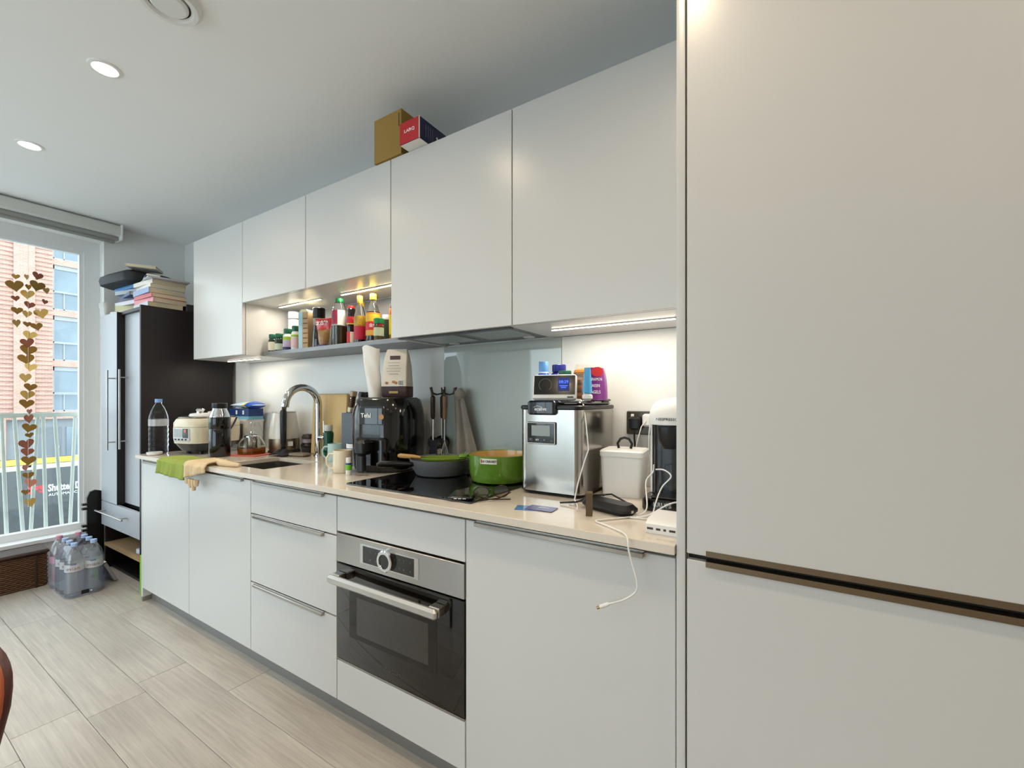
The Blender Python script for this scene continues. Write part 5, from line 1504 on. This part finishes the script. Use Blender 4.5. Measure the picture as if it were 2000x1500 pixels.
bar_handle(dl, (-0.085, cd0, 0.85), (-0.085, cd0, 1.385), (0, -0.04, 0))
bar_handle(dr_, (0.005, cd0 + 0.042, 0.86), (0.005, cd0 + 0.042, 1.39), (0, -0.045, 0))
dwf = MB().rbox(-cw, cw - 0.021, cd0, cd0 + 0.02, 0.312, 0.478, 0.0015).build('drawer', GREYDOOR, tc_)
bar_handle(dwf, (-cw + 0.03, cd0, 0.42), (cw - 0.18, cd0, 0.42), (0, -0.04, 0))
MB().box(-cw + 0.03, cw - 0.03, cd0 + 0.02, cd1 - 0.05, 0.325, 0.335).build('drawer_base', DARKWOOD, dwf)
CHIP = M('chipboard', '#b08f66', 0.8, vary=(150, 0.35))
MB().box(-cw + 0.02, cw - 0.02, cd0 + 0.01, cd1 - 0.012, 0.165, 0.183).build('chipboard_shelf', CHIP, tc_)
MB().box(-cw + 0.02, cw - 0.02, cd0 + 0.05, cd1 - 0.012, 0.0, 0.018).build('bottom_panel', DARKWOOD, tc_)
# loose drawer front tipped forward at the bottom, with two bar handles
tipM = Matrix.Translation((-0.10, cd0 - 0.035, 0.006)) @ Matrix.Rotation(math.radians(24), 4, 'X')
lf = MB().rbox(-cw + 0.03, 0.13, 0, 0.018, 0, 0.14, 0.0015).xf(tipM).build('tipped_drawer_front', GREYDOOR, tc_)
bz_ = MB().box(-cw + 0.03, 0.13, -0.002, 0.02, 0.136, 0.142).xf(tipM).build('steel_edge', CHROME, lf)
a_, b_, o_ = tipM @ Vector((-cw + 0.06, 0, 0.075)), tipM @ Vector((0.09, 0, 0.075)), tipM.to_3x3() @ Vector((0, -0.035, 0))
bar_handle(lf, a_, b_, o_)
for i, (x, y, z, w, d, hh_, c_, a, lb) in enumerate(((-3.50, 1.19, 0.184, 0.10, 0.14, 0.03, '#c7d0de', 0.1, 'pale blue notebooks on the chipboard shelf of the storage cabinet'),
                                                     (-3.47, 1.33, 0.184, 0.07, 0.10, 0.05, '#8b8f96', -0.1, 'grey box file at the back of the chipboard shelf'))):
    o = tag(MB().rbox(-w, w, -d / 2, d / 2, 0, hh_, 0.002).build('notebook_stack', M('notebook_%d' % i, c_, 0.6)), lb, 'books')
    o.location = (x, y, z)
    o.rotation_euler[2] = a
gf_ = tag(MB().rbox(-0.05, 0.05, -0.006, 0.006, 0, 0.24, 0.002).build('green_folder', M('green_folder', '#7fbf2e', 0.4)), 'bright green folder standing on the floor beside the cabinet end panel', 'folder')
gf_.location = (-3.285, 1.06, 0.001)
gf_.rotation_euler[2] = 0.12
# black folding rack between cabinet and window
fr = thing('folding_rack', (-4.14, 1.05, 0.001), 'black plastic folding rack standing between cabinet and window', 'rack')
MB().prism([(-0.045, 0.0), (0.045, 0.0), (0.045, 0.50), (0.03, 0.54), (0.0, 0.55), (-0.03, 0.54), (-0.045, 0.50)], -0.012, 0.012, 'x').build('panel', BLACKP, fr)
for z in (0.12, 0.15, 0.27, 0.30, 0.42, 0.45):
    MB().box(-0.012, 0.02, -0.07, -0.043, z, z + 0.014).build('peg', BLACKP, fr)

# things on top of the cabinet
TZ = 1.7805


def book(x, y, z, w, d, t_, cover, spine_lab, a=0.0, name='book', cat='book'):
    """pages block with a cover; spine faces -y, page ends face +x"""
    o = thing(name, (x, y, z), spine_lab, cat, a)
    MB().box(-w / 2 + 0.004, w / 2 - 0.002, -d / 2 + 0.004, d / 2 - 0.003, 0.002, t_ - 0.002).build('pages', PAGES, o)
    c = MB().box(-w / 2, w / 2, -d / 2, d / 2, 0, 0.002).box(-w / 2, w / 2, -d / 2, d / 2, t_ - 0.002, t_).box(-w / 2, w / 2, -d / 2, -d / 2 + 0.003, 0.002, t_ - 0.002)
    c.build('cover', cover, o)
    return o


bcols = [('#c9cede', 'pale blue'), ('#d98c92', 'pink'), ('#c9606a', 'red'), ('#8fa6d0', 'mid blue'), ('#e6e2da', 'white'), ('#d8d4cc', 'light grey')]
z = TZ
for i, (c_, nm) in enumerate(bcols):
    t_ = (0.034, 0.03, 0.026, 0.034, 0.024, 0.026)[i]
    book(-3.545 + 0.004 * ((i * 7) % 3), 1.215 + 0.006 * ((i * 5) % 3), z, 0.27, 0.19, t_, M('cover_' + nm.replace(' ', '_'), c_, 0.45),
         nm + ' paperback in the stack at the wall-cabinet end of the storage cabinet', 0.03 * ((i * 3) % 4 - 1.5), 'paperback')
    z += t_ + 0.0006
o = tag(MB().rbox(-0.16, 0.16, -0.11, 0.11, 0, 0.012, 0.004).build('slim_laptop', M('silver_grey_lid', '#b9bac0', 0.35, metal=0.4)), 'thin pale laptop lying on the stack of paperbacks', 'laptop')
o.location = (-3.52, 1.235, z + 0.0005)
o.rotation_euler[2] = -0.15
z2 = z + 0.0135
bb = thing('medicine_box', (-3.585, 1.19, z2), 'small navy box with white letters on the laptop', 'box', -0.2)
MB().rbox(-0.06, 0.06, -0.04, 0.04, 0, 0.032, 0.001).build('carton', M('navy_carton', '#23406f', 0.4), bb)
for x in (-0.035, -0.012, 0.012, 0.035):
    MB().box(x - 0.006, x + 0.006, -0.0406, -0.04, 0.009, 0.022).build('printed_mark', WHITE_INK, bb)
MB().rbox(-0.055, 0.05, -0.03, 0.04, 0.0325, 0.046, 0.002).build('paper_lid', PAPER, bb)
z = TZ
for i, (w, d, t_, c_, nm, a) in enumerate(((0.30, 0.22, 0.018, '#d9d6cc', 'cream paper pad', 0.25), (0.26, 0.19, 0.038, '#d6cfa8', 'pale yellow book', 0.5), (0.29, 0.21, 0.026, '#cfcdd6', 'grey lilac notebook', 0.1),
                                           (0.24, 0.17, 0.03, '#6f6a80', 'dusky purple book', 0.35), (0.28, 0.2, 0.022, '#4a5f8c', 'slate blue notebook', -0.1), (0.30, 0.22, 0.026, '#a9abb2', 'light grey folder', 0.15), (0.30, 0.21, 0.022, '#3f86c0', 'bright blue folder', 0.05))):
    o = book(-3.86 + 0.01 * (i % 3), 1.23 + 0.012 * (i % 2), z, w, d, t_, M('pile_cover_%d' % i, c_, 0.45), nm + ' in the leaning pile at the window end of the cabinet top', a, 'notebook')
    z += t_ + 0.0006
lb = thing('laptop_bag', (-3.875, 1.215, z), 'puffy black laptop bag lying on the pile of notebooks', 'bag', 0.1)
rings = []
for s_, zz in ((0.80, 0.0), (0.97, 0.014), (1.0, 0.045), (0.97, 0.07), (0.8, 0.092), (0.4, 0.1)):
    rings.append([(x * s_, y * s_, zz) for x, y in rrect(-0.225, 0.225, -0.16, 0.16, 0.07, 6)])
MB().loft(rings).build('bag', M('black_nylon', '#10131c', 0.6, bump=(200, 0.3)), lb)
MB().tube([(-0.19, -0.12, 0.03), (-0.20, 0.0, 0.03), (-0.19, 0.12, 0.03)], 0.005, 8).build('zip', BLACKP, lb)
o = book(-3.72, 1.20, z + 0.112, 0.24, 0.16, 0.016, M('cover_open_white', '#dcd9d2', 0.5), 'thin white book slanting on top of the laptop bag', 0.3, 'notebook')
o.rotation_euler = (0.0, 0.1, -0.5)
o = tag(MB().rbox(-0.05, 0.05, -0.14, 0.14, 0, 0.05, 0.003).build('box_file', M('black_grey_file', '#2c2a2e', 0.5)), 'dark box file at the back of the storage cabinet top', 'file')
o.location = (-3.45, 1.46, TZ)
wbk = thing('white_basket', (-4.085, 1.12, TZ + 0.0), 'small white woven basket at the window end of the cabinet top', 'basket')
MB().loft([rr_ring(0.05, 0.045, 0.02, 0.0), rr_ring(0.06, 0.055, 0.02, 0.085), rr_ring(0.063, 0.058, 0.02, 0.09), rr_ring(0.056, 0.05, 0.02, 0.088), rr_ring(0.046, 0.04, 0.018, 0.006)]).build('woven_wall', M('white_weave', '#dedfdc', 0.8, vary=(150, 0.3), bump=(220, 1.0)), wbk)
for z in (0.02, 0.04, 0.06, 0.08):
    MB().tube([(x * (0.9 + z * 1.3), y * (0.9 + z * 1.3), z) for x, y in rrect(-0.052, 0.052, -0.047, 0.047, 0.02, 3)] + [((-0.052 + 0.02) * 0, 0, z)][:0], 0.0025, 6).build('strand', WHITEP, wbk)

# ------------------------------------------------------------------ heart garland in front of the window
GOLD = mat('gold_foil', '#b08a4a', 0.3, metal=0.85, vary=(14, 0.2))
COPPER = mat('copper_foil', '#b8735a', 0.35, metal=0.75, vary=(14, 0.2))
gr = thing('heart_garland', (WX - 0.02, 0.745, 2.30), 'hanging garland of gold and copper paper hearts in front of the window', 'garland')
MB().tube([(0, 0, 0), (0, 0, -1.82)], 0.0008, 5).build('string', WHITEP, gr)
heart = []
for q in range(24):
    a = 2 * PI * q / 24
    heart.append((0.0625 * math.sin(a) ** 3 * 0.8, 0.05 * (0.8125 * math.cos(a) - 0.3125 * math.cos(2 * a) - 0.125 * math.cos(3 * a) - 0.0625 * math.cos(4 * a))))
rg = random.Random(4)
hz = -0.30
hearts = []
while hz > -1.80:
    hearts.append((rg.uniform(-0.012, 0.012), hz, rg.choice((0.42, 0.55, 0.7, 0.8, 0.62))))
    hz -= rg.uniform(0.045, 0.075)
for dy, z, s_ in ((-0.055, -0.31, 0.4), (-0.06, -0.37, 0.85), (-0.055, -0.45, 0.42), (-0.05, -0.53, 0.55), (0.045, -0.28, 0.6), (0.04, -0.35, 0.8), (0.085, -0.37, 0.5), (0.075, -0.45, 0.4), (0.06, -0.53, 0.75), (0.04, -0.62, 0.6), (-0.05, -0.61, 0.6)):
    hearts.append((dy, z, s_))
for dy, z, s_ in hearts:
    mm = MB().prism([(p * s_, w * s_) for p, w in heart], -0.0006, 0.0006, 'x')
    mm.xf(Matrix.Translation((rg.uniform(-0.01, 0.01), dy, z)) @ Matrix.Rotation(rg.uniform(-0.9, 0.9), 4, 'Z') @ Matrix.Rotation(rg.uniform(-0.25, 0.25), 4, 'X'))
    mm.build('heart', rg.choice((GOLD, GOLD, COPPER)), gr)

# ------------------------------------------------------------------ wicker trunk and water packs on the floor
WICK = M('dark_wicker', '#3a2114', 0.55, vary=(30, 0.4))
WICK2 = M('brown_wicker', '#5a3a20', 0.5, vary=(40, 0.3))
wk = thing('wicker_trunk', (-4.105, 0.14, 0.001), 'long dark brown wicker trunk on the floor under the window', 'basket')
MB().box(-0.085, 0.085, -0.64, 0.64, 0.0, 0.2).build('frame', WICK, wk)
wv = MB()
for i in range(17):
    z = 0.008 + i * 0.0118
    for side in (0, 1):
        pts = []
        for k in range(65):
            y = -0.645 + 1.29 * k / 64
            off = 0.0035 * (1 if (k + i) % 2 else -1)
            pts.append((0.089 + off, y, z))
        if side == 0:
            wv.tube(pts, 0.0058, 5)
        else:
            wv.tube([(x_, 0.645 + (0.004 if (k + i) % 2 else -0.002), z) for k, x_ in enumerate([-0.085 + 0.17 * q / 10 for q in range(11)])], 0.0058, 5)
tag(wv.build('weave', WICK2, wk), kind='stuff')
for y in (-0.6, -0.2, 0.2, 0.6):
    MB().tube([(0.097, y, 0.0), (0.097, y, 0.205)], 0.006, 6).build('stake', WICK, wk)
MB().rbox(-0.105, 0.105, -0.66, 0.66, 0.206, 0.232, 0.01).build('lid', WICK, wk)
MB().box(0.098, 0.101, -0.12, -0.05, 0.09, 0.15).build('tan_strap', M('tan_strap', '#8a6a34', 0.6), wk)

WRAP = thin_glass('shrink_wrap', '#eef2fa', 0.14, 0.10)
PINKL = M('pink_water_label', '#d98fa6', 0.5)
BLUEL = M('pale_blue_label', '#b9cbe8', 0.5)


def water_pack(name, x0, y0, nx, ny, lab, label_m, cap_m, tx=True):
    t = thing(name, (x0, y0, 0.001), lab, 'water bottles')
    R_ = 0.043
    for i in range(nx):
        for j in range(ny):
            bt, pr = water_bottle(t, R_, 0.32, cap_m, 'bottle')
            bt.location = (-i * 0.088, j * 0.088, 0)
            lbm = MB().lathe([(R_ + 0.0006, 0.155), (R_ + 0.0006, 0.20)], 20, cap0=False, cap1=False).build('label', PAPER if tx else label_m, bt)
            MB().lathe([(R_ + 0.0004, 0.03), (R_ + 0.0004, 0.15)], 20, cap0=False, cap1=False).build('tint_band', thin_glass('water_tint_%s' % label_m.name, '#9db6e0' if tx else '#e3b0c0', 0.08, 0.18), bt)
            if tx:
                text('evian', 0.03, mat('evian_red', '#b0475a', 0.5, vary=(5, 0.05)), bt, (0, 0, 0.176), cyl=(R_ + 0.0008, math.radians(-20)))
                MB().lathe([(R_ + 0.001, 0.196), (R_ + 0.001, 0.206)], 8, cap0=False, cap1=False, a0=-0.6, a1=0.0).build('mountain_mark', M('evian_blue', '#3c5a9c', 0.5), bt)
            else:
                MB().lathe([(R_ + 0.001, 0.04), (R_ + 0.001, 0.13)], 10, cap0=False, cap1=False, a0=-0.9, a1=-0.1).build('pink_swirl', M('magenta_print', '#a8416a', 0.5), bt)
    ex, ey = (nx - 1) * 0.088, (ny - 1) * 0.088
    rings = []
    for z, g in ((0.003, 0.047), (0.02, 0.0475), (0.20, 0.0475), (0.25, 0.04), (0.292, 0.02), (0.30, 0.012)):
        rings.append([(x, y, z) for x, y in rrect(-ex - g, g, -g, ey + g, min(g, 0.04), 4)])
    MB().loft(rings, True, False).build('shrink_wrap', WRAP, t)
    MB().box(0.0478, 0.0484, 0.02, 0.055, 0.012, 0.035).build('bar_code_patch', BLACK_INK, t)
    return t


water_pack('water_bottle_pack', -3.645, 0.83, 3, 2, 'shrink wrapped pack of blue tinted water bottles on the floor', BLUEL, M('pale_blue_bottle_cap', '#a9c0e6', 0.4))
water_pack('water_bottle_pack', -3.925, 0.825, 1, 2, 'pink labelled water bottles behind the wrapped pack', PINKL, M('pink_bottle_cap', '#cf8fa8', 0.4), False)

# ------------------------------------------------------------------ dining chair at the frame's edge
LEA = M('brown_leather', '#4a2018', 0.45, bump=(120, 0.15))
LEA2 = M('tan_piping', '#a5522e', 0.5)
ch = thing('dining_chair', (-1.472, -0.045, 0.001), 'brown leather dining chair with tan edging beside the kitchen floor', 'chair', math.radians(4))
rings = []
for z, w, yy in ((0.45, 0.2, 0.0), (0.51, 0.205, 0.012), (0.58, 0.204, 0.027), (0.61, 0.198, 0.031), (0.632, 0.183, 0.034), (0.646, 0.162, 0.0355), (0.655, 0.13, 0.0365), (0.658, 0.09, 0.037)):
    rings.append([(x, y + 0.19 + yy, z) for x, y in rrect(-w, w, -0.022, 0.022, 0.018, 3)])
bk = MB().loft(rings).build('backrest', LEA, ch)
pp = [(0.2, 0.19, 0.45), (0.206, 0.203, 0.51), (0.205, 0.218, 0.58), (0.199, 0.222, 0.61), (0.184, 0.225, 0.633), (0.163, 0.2265, 0.647), (0.13, 0.2275, 0.656), (0.09, 0.228, 0.659)]
pp += [(-x, y, z) for x, y, z in reversed(pp)]
MB().tube(pp, 0.005, 8).build('piping', LEA2, bk)
MB().rbox(-0.215, 0.215, -0.23, 0.215, 0.42, 0.475, 0.03).build('seat', LEA, ch)
for x in (-0.18, 0.18):
    for y in (-0.19, 0.18):
        MB().tube([(x, y, 0.42), (x * 1.05, y * 1.08, 0.0)], [0.018, 0.012], 10).build('leg', DARKWOOD, ch)
